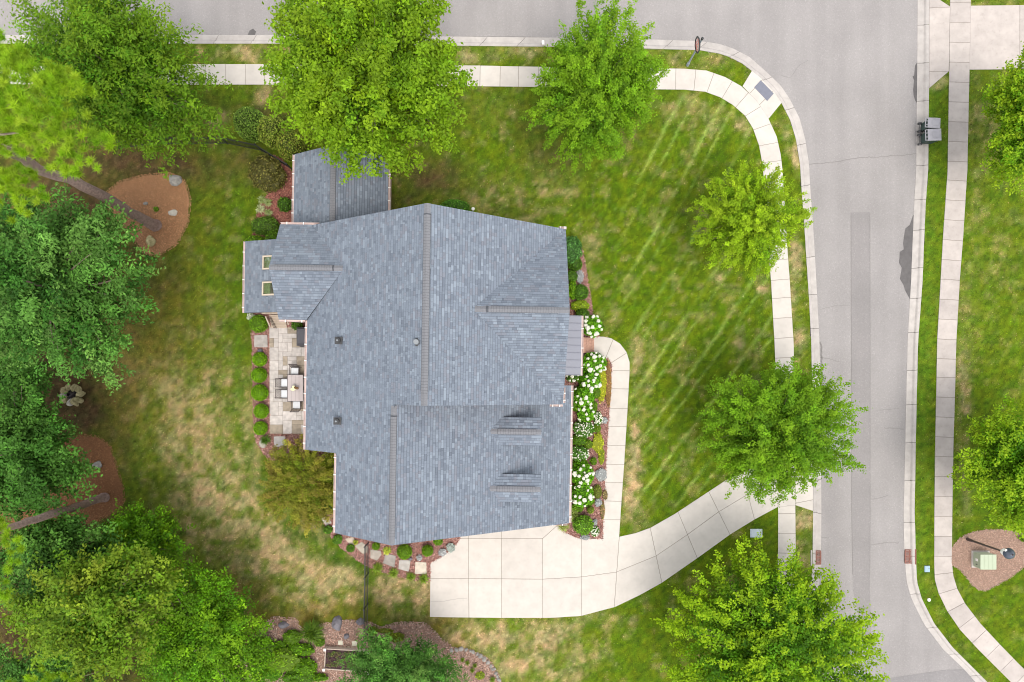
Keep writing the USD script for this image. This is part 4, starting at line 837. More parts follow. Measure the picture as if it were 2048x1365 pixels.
leafy_tree('woodland_tree', 'dark shaded tree along the bottom edge below the maple', [(-40, 1290), (60, 1280), (200, 1310), (280, 1350), (300, 1440), (100, 1460), (-60, 1440)], 4.0, 2.0, DEEPB, 25, nb=110, leaf=.17, per=30, clusters=7, spread=.42, trunk_r=.14)
leafy_tree('woodland_tree', 'low dark green tree filling the gap beside the fire pit', [(-40, 740), (40, 715), (100, 725), (110, 760), (60, 780), (-40, 800)], 3.2, 1.4, DEEPB, 26, nb=60, leaf=.16, per=30, clusters=6, spread=.36, trunk_r=.1)
leafy_tree('conifer_tree', 'dense blue green broad tree at the bottom edge right of the garden bed', [(692, 1340), (730, 1275), (742, 1263), (772, 1268), (792, 1290), (848, 1288), (882, 1308), (932, 1342), (940, 1390), (800, 1440), (690, 1400)], 4.0, 2.0, BLUEG, 27, nb=210, leaf=.15, per=36, clusters=8, spread=.32, trunk_r=.16, width=.4)
cutm = shapely.union_all([Polygon([tuple(np.array(p) @ np.array([[math.cos(-.0157), math.sin(-.0157)], [-math.sin(-.0157), math.cos(-.0157)]])) for p in q]) for q in ([(-9.3, -3.7), (-9.3, -8.2), (3, -8.2), (3, -3.7)], [(-11.4, -3.7), (-11.4, 3.7), (0, 3.7), (0, -3.7)])])
leafy_tree('ornamental_maple', 'bronze and olive ornamental maple beside the patio end', [(520, 1000), (530, 950), (545, 900), (570, 875), (600, 865), (640, 872), (680, 890), (700, 960), (690, 1020), (655, 1045), (600, 1062), (560, 1050), (535, 1030)], 2.0, 1.3, [(.165, .190, .012), (.105, .150, .010), (.25, .19, .04), (.13, .20, .010), (.27, .24, .03)], 28, nb=180, leaf=.12, per=36, clusters=8, spread=.20, trunk_r=.09, width=.45, tipcol=(.30, .20, .055), tip0=.75, tipk=2.0, low_jit=.3, cut=cutm)

def pine(name, label, base, joints, radii, tufts, cols, seed, r_tuft=.27):
    "joints: points of the trunk; tufts: (outline pixels, height, thickness, count) of the needle masses"
    r = np.random.default_rng(seed); base = np.array([*base, 0.0])
    root = thing(name, label, 'pine tree', None, base)
    for k, (j, ra) in enumerate(zip(joints, radii)):
        j = np.array(j, float); m = 9 * len(j) // 2
        t0 = np.linspace(0, 1, len(j)); t = np.linspace(0, 1, m)
        q = np.c_[[np.interp(t, t0, j[:, a]) for a in range(3)]].T; rad = np.interp(t, t0, ra) * (1 + r.normal(0, .03, m))
        q[1:-1] += r.normal(0, .03, (m - 2, 3))
        obj('trunk' if k == 0 else 'limb', tube(q - base, rad, 14), L_bark, root, smooth=True)
    C, S = [], []
    tops = [np.array(j[-1], float) for j in joints]
    bt = []
    for outline, z, hz, n in tufts:
        poly = Polygon(PL(outline, z)); x0, y0, x1, y1 = poly.bounds; cnt = 0
        while cnt < n:
            p = np.array([r.uniform(x0, x1), r.uniform(y0, y1)])
            if not poly.contains(Point(*p)): continue
            edge = poly.exterior.distance(Point(*p)); C.append([*p, z + hz * (min(edge / 1.2, 1) ** .5 - .5) * r.uniform(.4, 1.1) + r.normal(0, .15)]); cnt += 1
            top = tops[np.argmin([np.linalg.norm(q - C[-1]) for q in tops])]
            if r.random() < .06 and np.linalg.norm(top - C[-1]) < 2.2:
                bt.append(tube(np.array([top, (top + C[-1]) / 2 + [0, 0, -.3], C[-1]]) - base, [.06, .035, .012], 5))
    C = np.array(C); n = len(C); per = 150
    idx = np.repeat(np.arange(n), per); d = r.normal(0, 1, (n * per, 3)); d[:, 2] = np.abs(d[:, 2]) * 1.1 - .15; d /= np.linalg.norm(d, axis=1, keepdims=True)
    L = r_tuft * 1.0 * r.uniform(.6, 1.2, n * per); w = np.cross(d, r.normal(0, 1, (n * per, 3))); w /= np.linalg.norm(w, axis=1, keepdims=True)
    o = C[idx] + r.normal(0, .035, (n * per, 3)) - base
    v = np.stack([o + w * .010, o - w * .010, o + d * L[:, None]], 1).reshape(-1, 3)
    col = palette(cols, n, r, .12)[idx] * np.exp(r.normal(0, .14, (n * per, 1)))
    obj('needles', (v, np.arange(len(v)).reshape(-1, 3)), L_leaf, root, tone=np.repeat(np.clip(col, .004, .9), 3, 0))
    if bt: obj('branches', cat(*bt), L_twig, root)
PINE = [(.215, .390, .010), (.280, .440, .012), (.140, .300, .010), (.33, .44, .03)]
b = P(312, 452, 0)
p1, p2, p3 = P(250, 418, 4), P(140, 358, 10), P(78, 340, 13.0)
pine('leaning_pine_tree', 'tall pine with a long pinkish brown trunk leaning across the top left', b[:2], [[b + [0, 0, -.2], b + [-.05, 0, .4], p1, p2, p3, P(8, 282, 17), P(-60, 235, 20)], [P(98, 345, 12), P(62, 330, 14), P(15, 305, 17), P(-60, 262, 20)]], [[.42, .35, .30, .27, .23, .15, .08], [.17, .16, .13, .07]],
     [([(-50, 75), (20, 85), (60, 95), (112, 120), (160, 168), (176, 200), (140, 235), (150, 250), (212, 265), (203, 308), (150, 345), (100, 338), (60, 322), (30, 300), (-50, 300)], 19.0, 2.6, 290), ([(-50, 335), (30, 322), (70, 360), (95, 392), (62, 420), (20, 440), (-50, 440)], 17.5, 1.6, 90), ([(-60, 130), (20, 170), (80, 230), (-60, 260)], 21, 1.2, 60), ([(40, 120), (20, 100), (0, 60), (-40, 60), (-40, 110)], 18, 1.2, 40)], PINE, 41)
b = P(209, 995, 0)
pine('slim_pine_tree', 'pine with a dark slanting trunk between the two lower left trees', b[:2], [[b + [0, 0, -.2], b + [0, 0, .4], P(150, 1014, 4), P(60, 1042, 9.5), P(5, 1060, 13), P(-60, 1085, 17)]], [[.34, .27, .23, .19, .15, .08]],
     [([(-60, 1040), (5, 1060), (38, 1100), (45, 1125), (5, 1150), (-60, 1160)], 14.5, 1.6, 60), ([(-40, 1160), (10, 1170), (12, 1200), (-40, 1215)], 14, 1.0, 20)], PINE, 42, .26)
b = P(70, 1330, 0)
pine('young_pine_tree', 'yellow green pine top poking up in the bottom left corner', b[:2], [[b + [0, 0, -.2], b + [0, 0, 4], b * [1.09, 1.09, 0] + [0, 0, 9.5]]], [[.2, .16, .05]], [([(0, 1372), (48, 1352), (70, 1340), (98, 1352), (140, 1352), (165, 1400), (0, 1420)], 9.6, 1.4, 70)], PINE, 43, .26)

# ------------------------------------------------------------------ shrubs
def ball_shrub(name, label, px, py, rpx, h, cols, seed, leaf=.055, dens=900, group=None, cat_='shrub', rough=.06, ry=None, width=.6, cut=None, core_k=.62):
    "a clipped or naturally rounded shrub of small leaves; px, py, rpx at half its height"
    r = np.random.default_rng(seed); zc = h * .5; c = P(px, py, zc)
    rx = rpx * (H - zc) / K; ry = rx if ry is None else ry * (H - zc) / K
    root = thing(name, label, cat_, group, (c[0], c[1], 0))
    n = int(dens * rx * ry * 5)
    d = r.normal(0, 1, (n, 3)); d /= np.linalg.norm(d, axis=1, keepdims=True)
    k = 1 + rough * 4 * (meshkit.fbm(d * 2.2 + seed, 3, seed) - .5) - np.abs(r.normal(0, rough * .8, n))
    p = d * k[:, None] * [rx, ry, h * .52] + [0, 0, h * .5]
    nrm = d + r.normal(0, .75, (n, 3)); p[:, 2] = np.maximum(p[:, 2], .03)
    keep = np.ones(n, bool) if cut is None else ~shapely.contains_xy(cut, p[:, 0] + c[0], p[:, 1] + c[1])
    p, nrm = p[keep], nrm[keep]; n = len(p)
    v, f = leaf_quads(p, 1.35 * leaf * r.uniform(.6, 1.4, n), width, nrm, r)
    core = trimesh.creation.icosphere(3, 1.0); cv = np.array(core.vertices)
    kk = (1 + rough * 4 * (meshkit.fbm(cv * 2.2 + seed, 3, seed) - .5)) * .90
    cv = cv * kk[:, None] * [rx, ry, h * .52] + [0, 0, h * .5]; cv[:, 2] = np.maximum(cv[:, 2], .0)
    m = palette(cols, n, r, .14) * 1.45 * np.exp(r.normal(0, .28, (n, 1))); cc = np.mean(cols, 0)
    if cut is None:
        v2, f2 = np.vstack([v, cv]), np.vstack([f, core.faces + len(v)]); tn = np.vstack([np.repeat(m, 4, 0), np.tile(cc * core_k, (len(cv), 1))])  # core in darkened leaf colour, painted as the shade between leaves
    else: v2, f2, tn = v, f, np.repeat(m, 4, 0)
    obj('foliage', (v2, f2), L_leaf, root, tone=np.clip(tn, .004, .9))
    obj('stem', tube([[0, 0, -.05], [0, 0, h * .25], [.02, .01, h * .5]], [.05, .04, .03], 6), L_twig, root)
    return root, c, (rx, ry, h)

def tuft(name, label, px, py, rpx, h, cols, seed, n=120, group=None, cat_='grass clump', w=.012):
    "arching blades from one crown"
    r = np.random.default_rng(seed); c = P(px, py, 0); R = rpx * H / K
    root = thing(name, label, cat_, group, (c[0], c[1], 0))
    th = r.uniform(0, 2 * np.pi, n); L = R * r.uniform(.55, 1.1, n); d = np.c_[np.cos(th), np.sin(th)]; q = np.c_[-d[:, 1], d[:, 0]]
    b = r.normal(0, R * .10, (n, 2)); hh = h * r.uniform(.6, 1.0, n); ww = w * r.uniform(.7, 1.4, n)[:, None]
    P0 = b; P1 = b + d * (L * .5)[:, None]; P2 = b + d * L[:, None]
    v = np.stack([np.c_[P0 - q * ww, np.full(n, .02)], np.c_[P0 + q * ww, np.full(n, .02)], np.c_[P1 - q * ww, hh], np.c_[P1 + q * ww, hh], np.c_[P2, hh * r.uniform(.35, .9, n)]], 1).reshape(-1, 3)
    i = np.arange(n)[:, None] * 5
    f = np.hstack([i, i + 1, i + 3, i, i + 3, i + 2, i + 2, i + 3, i + 4]).reshape(-1, 3)
    obj('blades', (v, f), L_leaf, root, tone=np.repeat(palette(cols, n, r, .18), 5, 0))
    return root

HOLLY = [(.065, .130, .012), (.110, .185, .020), (.19, .26, .05), (.035, .080, .008)]
BOX = [(.100, .200, .008), (.130, .235, .010), (.080, .170, .008)]
DKBOX = [(.055, .125, .010), (.075, .150, .012), (.04, .10, .010)]
g3 = 'big round clipped shrubs by the northern wing'
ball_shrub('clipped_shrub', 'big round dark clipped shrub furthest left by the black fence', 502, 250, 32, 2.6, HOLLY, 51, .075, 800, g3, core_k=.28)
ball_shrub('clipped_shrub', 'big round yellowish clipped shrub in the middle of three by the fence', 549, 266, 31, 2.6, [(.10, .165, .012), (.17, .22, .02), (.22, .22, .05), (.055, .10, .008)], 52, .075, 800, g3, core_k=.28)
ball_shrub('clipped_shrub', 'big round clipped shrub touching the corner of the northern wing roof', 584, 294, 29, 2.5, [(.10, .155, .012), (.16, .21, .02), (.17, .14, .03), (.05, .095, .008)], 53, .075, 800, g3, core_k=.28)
ball_shrub('loose_shrub', 'loose olive brown shrub on the dark mulch west of the northern wing', 535, 350, 36, 1.7, [(.085, .080, .020), (.12, .10, .03), (.06, .075, .014), (.14, .125, .025)], 54, .10, 420, rough=.20)
ball_shrub('low_shrub', 'deep green low shrub on red mulch against the northern wing gutter', 570, 410, 15, .8, DKBOX, 55, .07, 700, rough=.2)
ball_shrub('low_shrub', 'wide dark green shrub below the pale striped grass clumps', 530, 452, 28, 1.0, DKBOX + [(.09, .12, .02)], 56, .075, 600, rough=.14, ry=19)
ball_shrub('low_shrub', 'bright green low shrub touching the top of the skylight porch roof', 512, 485, 22, .8, BOX, 57, .06, 700, rough=.1, ry=14)
ball_shrub('low_shrub', 'green mounded shrub tucked into the corner of porch and house', 548, 478, 17, 1.1, BOX + DKBOX, 58, .06, 700, rough=.1)
VAR = [(.38, .42, .16), (.26, .36, .08), (.50, .52, .32), (.20, .30, .05)]
for k, (x, y, rr, l, cc) in enumerate([(523, 420, 11, 'palest striped grass clump, nearest the lawn', [(.55, .58, .36), (.45, .5, .22)]), (526, 402, 10, 'topmost lime striped grass clump under the olive shrub', VAR), (539, 407, 9, 'lime striped grass clump nearest the red mulch', VAR), (539, 427, 9, 'lime striped grass clump just above the wide dark shrub', VAR)]):
    tuft('ornamental_grass', l, x, y, rr, .35, cc, 60 + k, 130, 'striped grass clumps by the northern wing')
gb = 'row of clipped green balls along the patio'
for k, (x, y, rr, l) in enumerate([(519.5, 719, 14.5, 'topmost small clipped ball in the patio row'), (518.5, 751, 15.5, 'second clipped ball from the top in the patio row'), (519.5, 786, 17, 'largest clipped ball, middle of the patio row'), (522.5, 823, 15, 'fourth clipped ball from the top in the patio row'), (521, 857, 14, 'lowest clipped ball in the patio row, by the white stone')]):
    ball_shrub('clipped_ball', l, x, y, rr, .75, [(.125, .26, .005), (.150, .29, .006), (.105, .225, .005)], 70 + k, .04, 1500, gb, rough=.03)
ball_shrub('low_shrub', 'green shrub under the porch edge beside the wooden steps', 517, 648, 18, .9, BOX, 76, .06, 800, rough=.07)
ball_shrub('low_shrub', 'dark green shrub in the shaded corner beside the covered grill', 594, 651, 11, .8, DKBOX, 77, .07, 700, rough=.12)
ball_shrub('low_shrub', 'pale flowered small bush at the corner of the porch gutter', 502, 634, 8, .6, [(.52, .55, .42), (.30, .38, .16), (.65, .66, .58)], 78, .07, 600, rough=.25)
tuft('strap_leaf_plant', 'grassy green plant between the lowest ball and the flagstone', 534, 880, 13, .5, [(.09, .19, .02), (.12, .22, .03)], 79, 130, cat_='plant')
ball_shrub('low_shrub', 'low dark shrub behind the bronze maple near the garage wall', 655, 1010, 18, 1.0, DKBOX, 80, .08, 500, rough=.2)
# south side
ball_shrub('clipped_ball', 'larger clipped ball against the south gable of the house', 809, 1104, 15, .95, BOX, 81, .05, 1200, rough=.05)
ball_shrub('clipped_ball', 'smaller clipped ball between white flowers south of the garage', 855, 1102, 11.5, .8, BOX, 82, .05, 1200, rough=.05)
ball_shrub('low_shrub', 'half hidden green shrub under the south gable by the fence', 752, 1093, 8, .5, BOX, 83, .05, 900, rough=.08)
ball_shrub('low_shrub', 'green shrub under the garage eave left of the driveway corner', 876, 1082, 10, .6, BOX, 84, .05, 900, rough=.08)
for k, (x, y, rr, l) in enumerate([(656, 1060, 9, 'green tuft by the garage corner nearest the bronze maple'), (675, 1080, 10, 'green tuft under the south west gutter corner'), (701, 1097, 8, 'green tuft at the lawn edge beside the fence')]):
    ball_shrub('perennial', l, x, y, rr, .4, [(.07, .17, .012), (.10, .20, .015)], 85 + k, .06, 700, cat_='plant', rough=.2)
for k, (x, y, rr, l) in enumerate([(757, 1134, 12, 'lime arching grass plant nearest the black fence'), (788, 1145, 12, 'second lime arching grass plant from the fence'), (822, 1152, 11, 'third lime arching grass plant, below the flat white stone'), (848, 1156, 13, 'lime arching grass plant touching the driveway edge')]):
    tuft('arching_grass', l, x, y, rr, .35, [(.20, .30, .02), (.12, .24, .015), (.26, .33, .05)], 90 + k, 150, 'arching grasses along the southern bed')
tuft('yellow_flower_clump', 'small yellow flowering clump under the south gable point', 775, 1101, 10, .3, [(.55, .55, .08), (.40, .46, .06), (.2, .3, .03)], 95, 90, cat_='plant', w=.03)
tuft('yellow_flower_clump', 'small yellow flowering clump beside the stepping stone under the eave', 712, 1084, 6, .3, [(.55, .55, .08), (.2, .3, .03)], 96, 50, cat_='plant', w=.03)
SILV = [(.50, .50, .50), (.38, .40, .38), (.60, .60, .62)]
for k, (x, y, rr, l) in enumerate([(839, 1116, 6, 'small silver leaved plant above the square white stone'), (885, 1105, 8, 'silver leaved plant on the mulch left of the driveway curve'), (901, 1096, 9, 'grey green plant nearest the driveway curve')]):
    ball_shrub('silver_plant', l, x, y, rr, .25, SILV if k < 2 else [(.35, .42, .36), (.46, .5, .46)], 97 + k, .06, 600, cat_='plant', rough=.35)

# front border: hydrangeas and perennials
L_flower = look('flower_look', (.60, .60, .49), .8, .08, 18)
def hydrangea(label, px, py, rpx, rpy, h, seed, nf, fr=.13, group='white flowering hydrangeas along the front border', heads=None, cols=None):
    root, c, (rx, ry, hh) = ball_shrub('hydrangea', label, px, py, rpx, h, cols or [(.085, .235, .008), (.125, .28, .010), (.055, .165, .006)], seed, .12, 620, group, 'hydrangea', .14, rpy, .7)
    r = np.random.default_rng(seed + 1000); done = []
    for k in range(nf):
        for _ in range(40):
            a, rho = r.uniform(0, 2 * np.pi), r.uniform(.0, 1) ** .5
            p = np.array([rx * rho * math.cos(a), ry * rho * math.sin(a)])
            if all(np.linalg.norm(p - q) > fr * 1.7 for q in done): break
        done.append(p); z = h * .5 + h * .52 * math.sqrt(max(.05, 1 - rho ** 2)) + .02
        m = trimesh.creation.icosphere(1, 1.0); s = fr * r.uniform(.55, 1.25)
        v = np.array(m.vertices); v = v * (1 + .18 * r.normal(0, 1, (len(v), 1))) * [s, s * r.uniform(.8, 1.1), s * .8] + [p[0], p[1], z]
        obj('flower_head', trimesh.Trimesh(v, m.faces, process=False), L_flower, root)
hydrangea('hydrangea with white heads above the brick steps, right of the porch roof', 1185, 653, 20, 22, 1.2, 110, 13)
hydrangea('hydrangea full of white heads just below the brick steps', 1187, 728, 24, 22, 1.3, 111, 17)
hydrangea('hydrangea with white heads beside the yellow ground cover', 1180, 762, 22, 20, 1.2, 112, 11)
hydrangea('hydrangea with white heads level with the little corner gutter', 1165, 795, 22, 22, 1.2, 113, 10)
hydrangea('hydrangea with white heads above the small daisy bush', 1172, 828, 18, 16, 1.1, 114, 8)
hydrangea('hydrangea with many white heads level with the second dormer', 1164, 950, 24, 24, 1.2, 115, 15)
hydrangea('hydrangea with white heads near the corner of the garage roof', 1164, 990, 23, 24, 1.2, 116, 15)
hydrangea('dark hydrangea with cream heads in the notch between porch and garage roofs', 1145, 755, 13, 9, 1.0, 117, 6, cols=[(.05, .12, .012), (.07, .14, .014)])
def daisy(label, px, py, rpx, rpy, h, seed, nf):
    root, c, (rx, ry, hh) = ball_shrub('flowering_bush', label, px, py, rpx, h, [(.075, .19, .02), (.10, .22, .03)], seed, .07, 420, None, 'flowering bush', .14, rpy)
    r = np.random.default_rng(seed); ms = []
    for k in range(nf):
        a, rho = r.uniform(0, 2 * np.pi), r.uniform(0, 1.05) ** .5
        m = trimesh.creation.icosphere(0, r.uniform(.028, .06)); m.apply_translation([rx * rho * math.cos(a), ry * rho * math.sin(a), h * .5 + h * .52 * math.sqrt(max(.05, 1 - min(rho, 1) ** 2)) + .02]); ms.append(m)
    obj('blossoms', cat(*ms), L_flower, root, kind='stuff')
daisy('bush dotted with tiny white blossoms level with the first dormer', 1167, 858, 22, 19, .8, 120, 70)
daisy('bush dotted with tiny white blossoms above the lower hydrangeas', 1158, 908, 20, 16, .8, 121, 46)
daisy('spray of tiny white blossoms on the mulch by the silver plant', 1196, 838, 9, 14, .5, 122, 46)
daisy('small white flowered bush at the foot of the front path', 1190, 1063, 9, 10, .4, 123, 40)
ball_shrub('round_shrub', 'round bright green shrub at the driveway end of the front border', 1166, 1050, 20, 1.0, [(.10, .225, .012), (.15, .27, .02), (.075, .18, .012)], 124, .08, 600, rough=.12)
YEL = [(.42, .44, .02), (.34, .40, .02), (.52, .50, .04)]
ball_shrub('ground_cover', 'bright yellow ground cover beside the curve of the front path', 1203, 765, 11, .35, YEL, 125, .06, 900, 'yellow ground cover', 'ground cover', .2, 40)
ball_shrub('ground_cover', 'yellow green ground cover strip beside the silver plant', 1196, 887, 11, .3, YEL + [(.25, .33, .03)], 126, .06, 700, None, 'ground cover', .25, 22)
ball_shrub('ground_cover', 'red tinged ground cover along the inner edge of the front path', 1216, 768, 6.5, .26, [(.36, .15, .06), (.42, .24, .10), (.22, .24, .05), (.30, .11, .06)], 127, .06, 700, None, 'ground cover', .25, 48)
for k, (x, y, rx, ry, cc, l) in enumerate([(1193, 785, 10, 13, BOX, 'lime round perennial beside the yellow ground cover'), (1194, 857, 8, 9, BOX + [(.2, .28, .02)], 'lime round perennial below the tiny white blossoms'), (1176, 889, 10, 10, BOX + [(.17, .2, .02)], 'olive green round perennial on red mulch level with the first dormer'), (1187, 923, 7, 8, BOX, 'small lime perennial above the grey lavender'), (1195, 984, 9, 14, [(.13, .17, .02), (.18, .2, .03)], 'olive perennial right of the lower hydrangeas'), (1180, 1003, 9, 8, BOX, 'lime perennial under the lowest hydrangea'), (1181, 1020, 7.5, 8, [(.17, .21, .02), (.13, .19, .02)], 'small lime perennial just above the round green shrub')]):
    ball_shrub('perennial', l, x, y, rx, .45, cc, 130 + k, .05, 800, None, 'plant', .12, ry)
for k, (x, y, rx, ry, l) in enumerate([(1209, 841, 6.5, 6, 'silver grey plant against the front path by the tiny blossoms'), (1202, 950, 12, 13, 'large grey lavender like plant against the lower front path'), (1197, 1005, 8, 8, 'silver grey plant below the grey lavender'), (1190, 1045, 5, 6, 'silver plant right of the round green shrub'), (1170, 1075, 9, 5, 'grey plant spilling onto the driveway edge'), (1160, 553, 8, 13, 'white silver leaved plant beside the front lawn')]):
    ball_shrub('silver_plant', l, x, y, rx, .3, SILV + [(.30, .33, .30)], 140 + k, .06, 520, None, 'plant', .32, ry)
for k, (x, y, rx, ry, h, cc, l) in enumerate([(1156, 708 + 22, 14, 16, .8, FRESH, 'leafy green filler under the metal porch roof edge'), (1160, 812, 20, 14, .8, FRESH, 'leafy green filler between two hydrangeas above the daisy bush'), (1158, 880, 16, 12, .6, DKBOX + FRESH, 'leafy green filler at the garage wall level with the first dormer'), (1160, 928, 18, 10, .7, FRESH, 'leafy green filler at the garage wall above the lower hydrangeas'), (1186, 815, 9, 12, .4, BOX, 'low green filler beside the topmost tiny blossoms'), (1155, 1016, 14, 9, .5, BOX, 'low green filler under the lowest hydrangea'), (1203, 912, 6, 16, .25, YEL + BOX, 'yellow green creeping filler at the front path edge'), (1210, 1030 - 40, 5, 10, .2, [(.30, .17, .10), (.2, .2, .06)], 'russet creeping filler at the lower front path edge'), (1205, 1022, 4.5, 18, .2, [(.32, .17, .10), (.22, .22, .06)], 'russet creeping strip at the foot of the front path')]):
    ball_shrub('garden_plant', l, x, y, rx, h, cc, 260 + k, .08, 520, None, 'plant', .22, ry)
tuft('arching_grass', 'striped yellow green grass under the garage corner gutter', 1146, 1028, 17, .5, [(.30, .38, .08), (.18, .28, .03), (.4, .44, .14)], 150, 170)
tuft('arching_grass', 'striped yellow green grass at the driveway end of the garage wall', 1126, 1052, 14, .4, [(.34, .40, .10), (.22, .30, .04), (.44, .46, .16)], 151, 130)
# along the north half of the front wall
ball_shrub('loose_shrub', 'glossy mid green shrub at the north east corner of the house', 1143, 500, 22, 1.5, [(.06, .155, .03), (.08, .185, .045), (.045, .12, .02)], 152, .10, 480, rough=.12, ry=27)
for k, (x, y, rx, ry, h, cc, l) in enumerate([(1150, 528, 15, 15, 1.0, DKBOX, 'dark round shrub below the glossy corner shrub'), (1143, 553, 12, 12, .9, DKBOX, 'dark round shrub left of the white silver plant'), (1160, 585, 17, 16, 1.0, DKBOX + [(.07, .17, .01)], 'dark round shrub below the white silver plant'), (1165, 630, 14, 13, .9, DKBOX, 'dark round shrub above the metal porch roof'), (1145, 580, 9, 20, .9, FRESH, 'light green shrub against the wall under the east gable')]):
    ball_shrub('round_shrub', l, x, y, rx, h, cc, 153 + k, .06, 800, None, 'shrub', .08, ry)
ball_shrub('ground_cover', 'lime yellow spreading shrub above the metal porch roof', 1160, 612, 18, .6, [(.22, .31, .012), (.28, .35, .02), (.15, .25, .012)], 160, .07, 600, None, 'shrub', .2, 11)
ball_shrub('low_shrub', 'dark green hedge bush peeking out behind the north gable', 910, 416, 30, 1.3, [(.05, .14, .012), (.07, .165, .015)], 161, .07, 700, None, 'shrub', .1, 16)
# garden corner
tuft('tall_grass_clump', 'large wild green grass clump above the raised bed', 630, 1258, 26, .9, [(.085, .16, .012), (.12, .19, .015), (.055, .115, .012)], 165, 420, w=.02)
for k, (x, y, rx, ry, h, cc, l) in enumerate([(585, 1275, 20, 14, .5, BOX, 'light green ground plant left of the wild grass clump'), (600, 1300, 30, 12, .6, FRESH, 'leafy green plant on mulch left of the raised bed'), (565, 1320, 34, 22, .9, [(.15, .27, .014), (.20, .29, .02), (.09, .19, .012)], 'yellow green bush along the bottom edge left of the raised bed'), (610, 1335, 22, 16, .7, FRESH, 'green bush just left of the raised bed corner post'), (520, 1300, 30, 24, 1.0, FRESH, 'bright bush below the feathery green tree'), (790, 1275, 18, 10, .3, [(.17, .21, .012), (.12, .17, .012)], 'olive green low plants on mulch above the blue green tree'), (635, 1356, 20, 7, .5, FRESH, 'fern like plant at the bottom edge below the raised bed')]):
    ball_shrub('garden_plant', l, x, y, rx, h, cc, 170 + k, .09, 420, None, 'plant', .25, ry)
for k, (x, y, rr) in enumerate([(935, 1325, 6), (950, 1330, 6), (945, 1340, 6), (985, 1358, 8), (925, 1318, 6)]):
    tuft('bed_plant', ['small green sprout on the mulch nearest the blue green tree', 'small green sprout beside the stone edging', 'lime sprout below the stone edging bend', 'yellow green sprout at the bottom end of the stone edging', 'small dark sprout at the upper end of the mulch tail'][k], x, y, rr, .25, [(.16, .24, .02), (.22, .28, .03), (.10, .18, .02)], 180 + k, 60, 'sprouts on the mulch tail', 'plant')
for k, (x, y, rx, ry, h, cc, l) in enumerate([(560, 1295, 16, 12, .4, FRESH, 'feathery green plant by the slate boulder on the garden mulch'), (640, 1285, 10, 8, .3, BOX, 'small green plant at the upper left corner of the raised bed'), (600, 1355, 34, 14, .6, DKBOX + FRESH, 'dark leafy plants at the bottom edge left of the raised bed'), (745, 1262, 10, 8, .3, [(.15, .2, .02), (.1, .16, .01)], 'low plant where the fence meets the blue green tree'), (545, 1345, 20, 16, .8, FRESH, 'bright bush in the bottom edge thicket'), (770, 1262, 16, 5, .12, [(.13, .16, .012), (.17, .18, .02)], 'mossy green patch on the mulch above the blue green tree'), (960, 1352, 9, 8, .2, [(.24, .28, .02), (.18, .25, .02)], 'yellow green plant at the bottom of the mulch tail')]):
    ball_shrub('garden_plant', l, x, y, rx, h, cc, 280 + k, .09, 420, None, 'plant', .28, ry)
ball_shrub('low_shrub', 'tiny green plant on the orange pine straw', 312, 419, 5, .3, BOX, 190, .06, 700, None, 'plant', .15)
ball_shrub('low_shrub', 'yellow green plant at the right edge of the utility bed', 2046, 1078, 6, .4, BOX, 191, .06, 700, None, 'plant', .2)
# ------------------------------------------------------------------ fences
L_fence = look('black_fence_look', (.018, .018, .02), .45, .2, 5, .5)
def fence(label, line, h=1.25, panel=2.3):
    q = PL(line); ls = LineString(q); c0 = q[0]
    root = thing('metal_fence', label, 'fence', None, (c0[0], c0[1], 0)); off = np.array([c0[0], c0[1], 0])
    n = max(1, round(ls.length / panel)); ps = [np.array(ls.interpolate(t, normalized=True).coords[0]) for t in np.linspace(0, 1, n + 1)]
    for p in ps:
        obj('post', cat(bx((.065, .065, h + .12), (p[0] - c0[0], p[1] - c0[1], (h + .12) / 2 - .02)), bx((.085, .085, .03), (p[0] - c0[0], p[1] - c0[1], h + .11))), L_fence, root)
    for a, b in zip(ps[:-1], ps[1:]):
        d = b - a; L = np.linalg.norm(d); d /= L; an = math.atan2(d[1], d[0]); m = (a + b) / 2 - c0
        for z in (.18, h - .18, h): obj('rail', bx((L - .06, .03, .035), (*m, z), an), L_fence, root)
        k = int(L / .115)
        obj('pickets', cat(*[bx((.018, .018, h - .1), (*(a + d * L * (i + .5) / k - c0), h / 2 + .02), an) for i in range(k)]), L_fence, root, kind='stuff')
fence('black metal picket fence from the south gable down to the garden bed', [(737.5, 1085), (737.5, 1140), (736, 1200), (735.5, 1268)])
fence('black metal picket fence curving past the three big clipped shrubs', [(240, 298), (300, 290), (360, 289), (420, 289), (475, 288), (500, 292), (525, 303), (550, 318), (575, 334), (586, 341)])

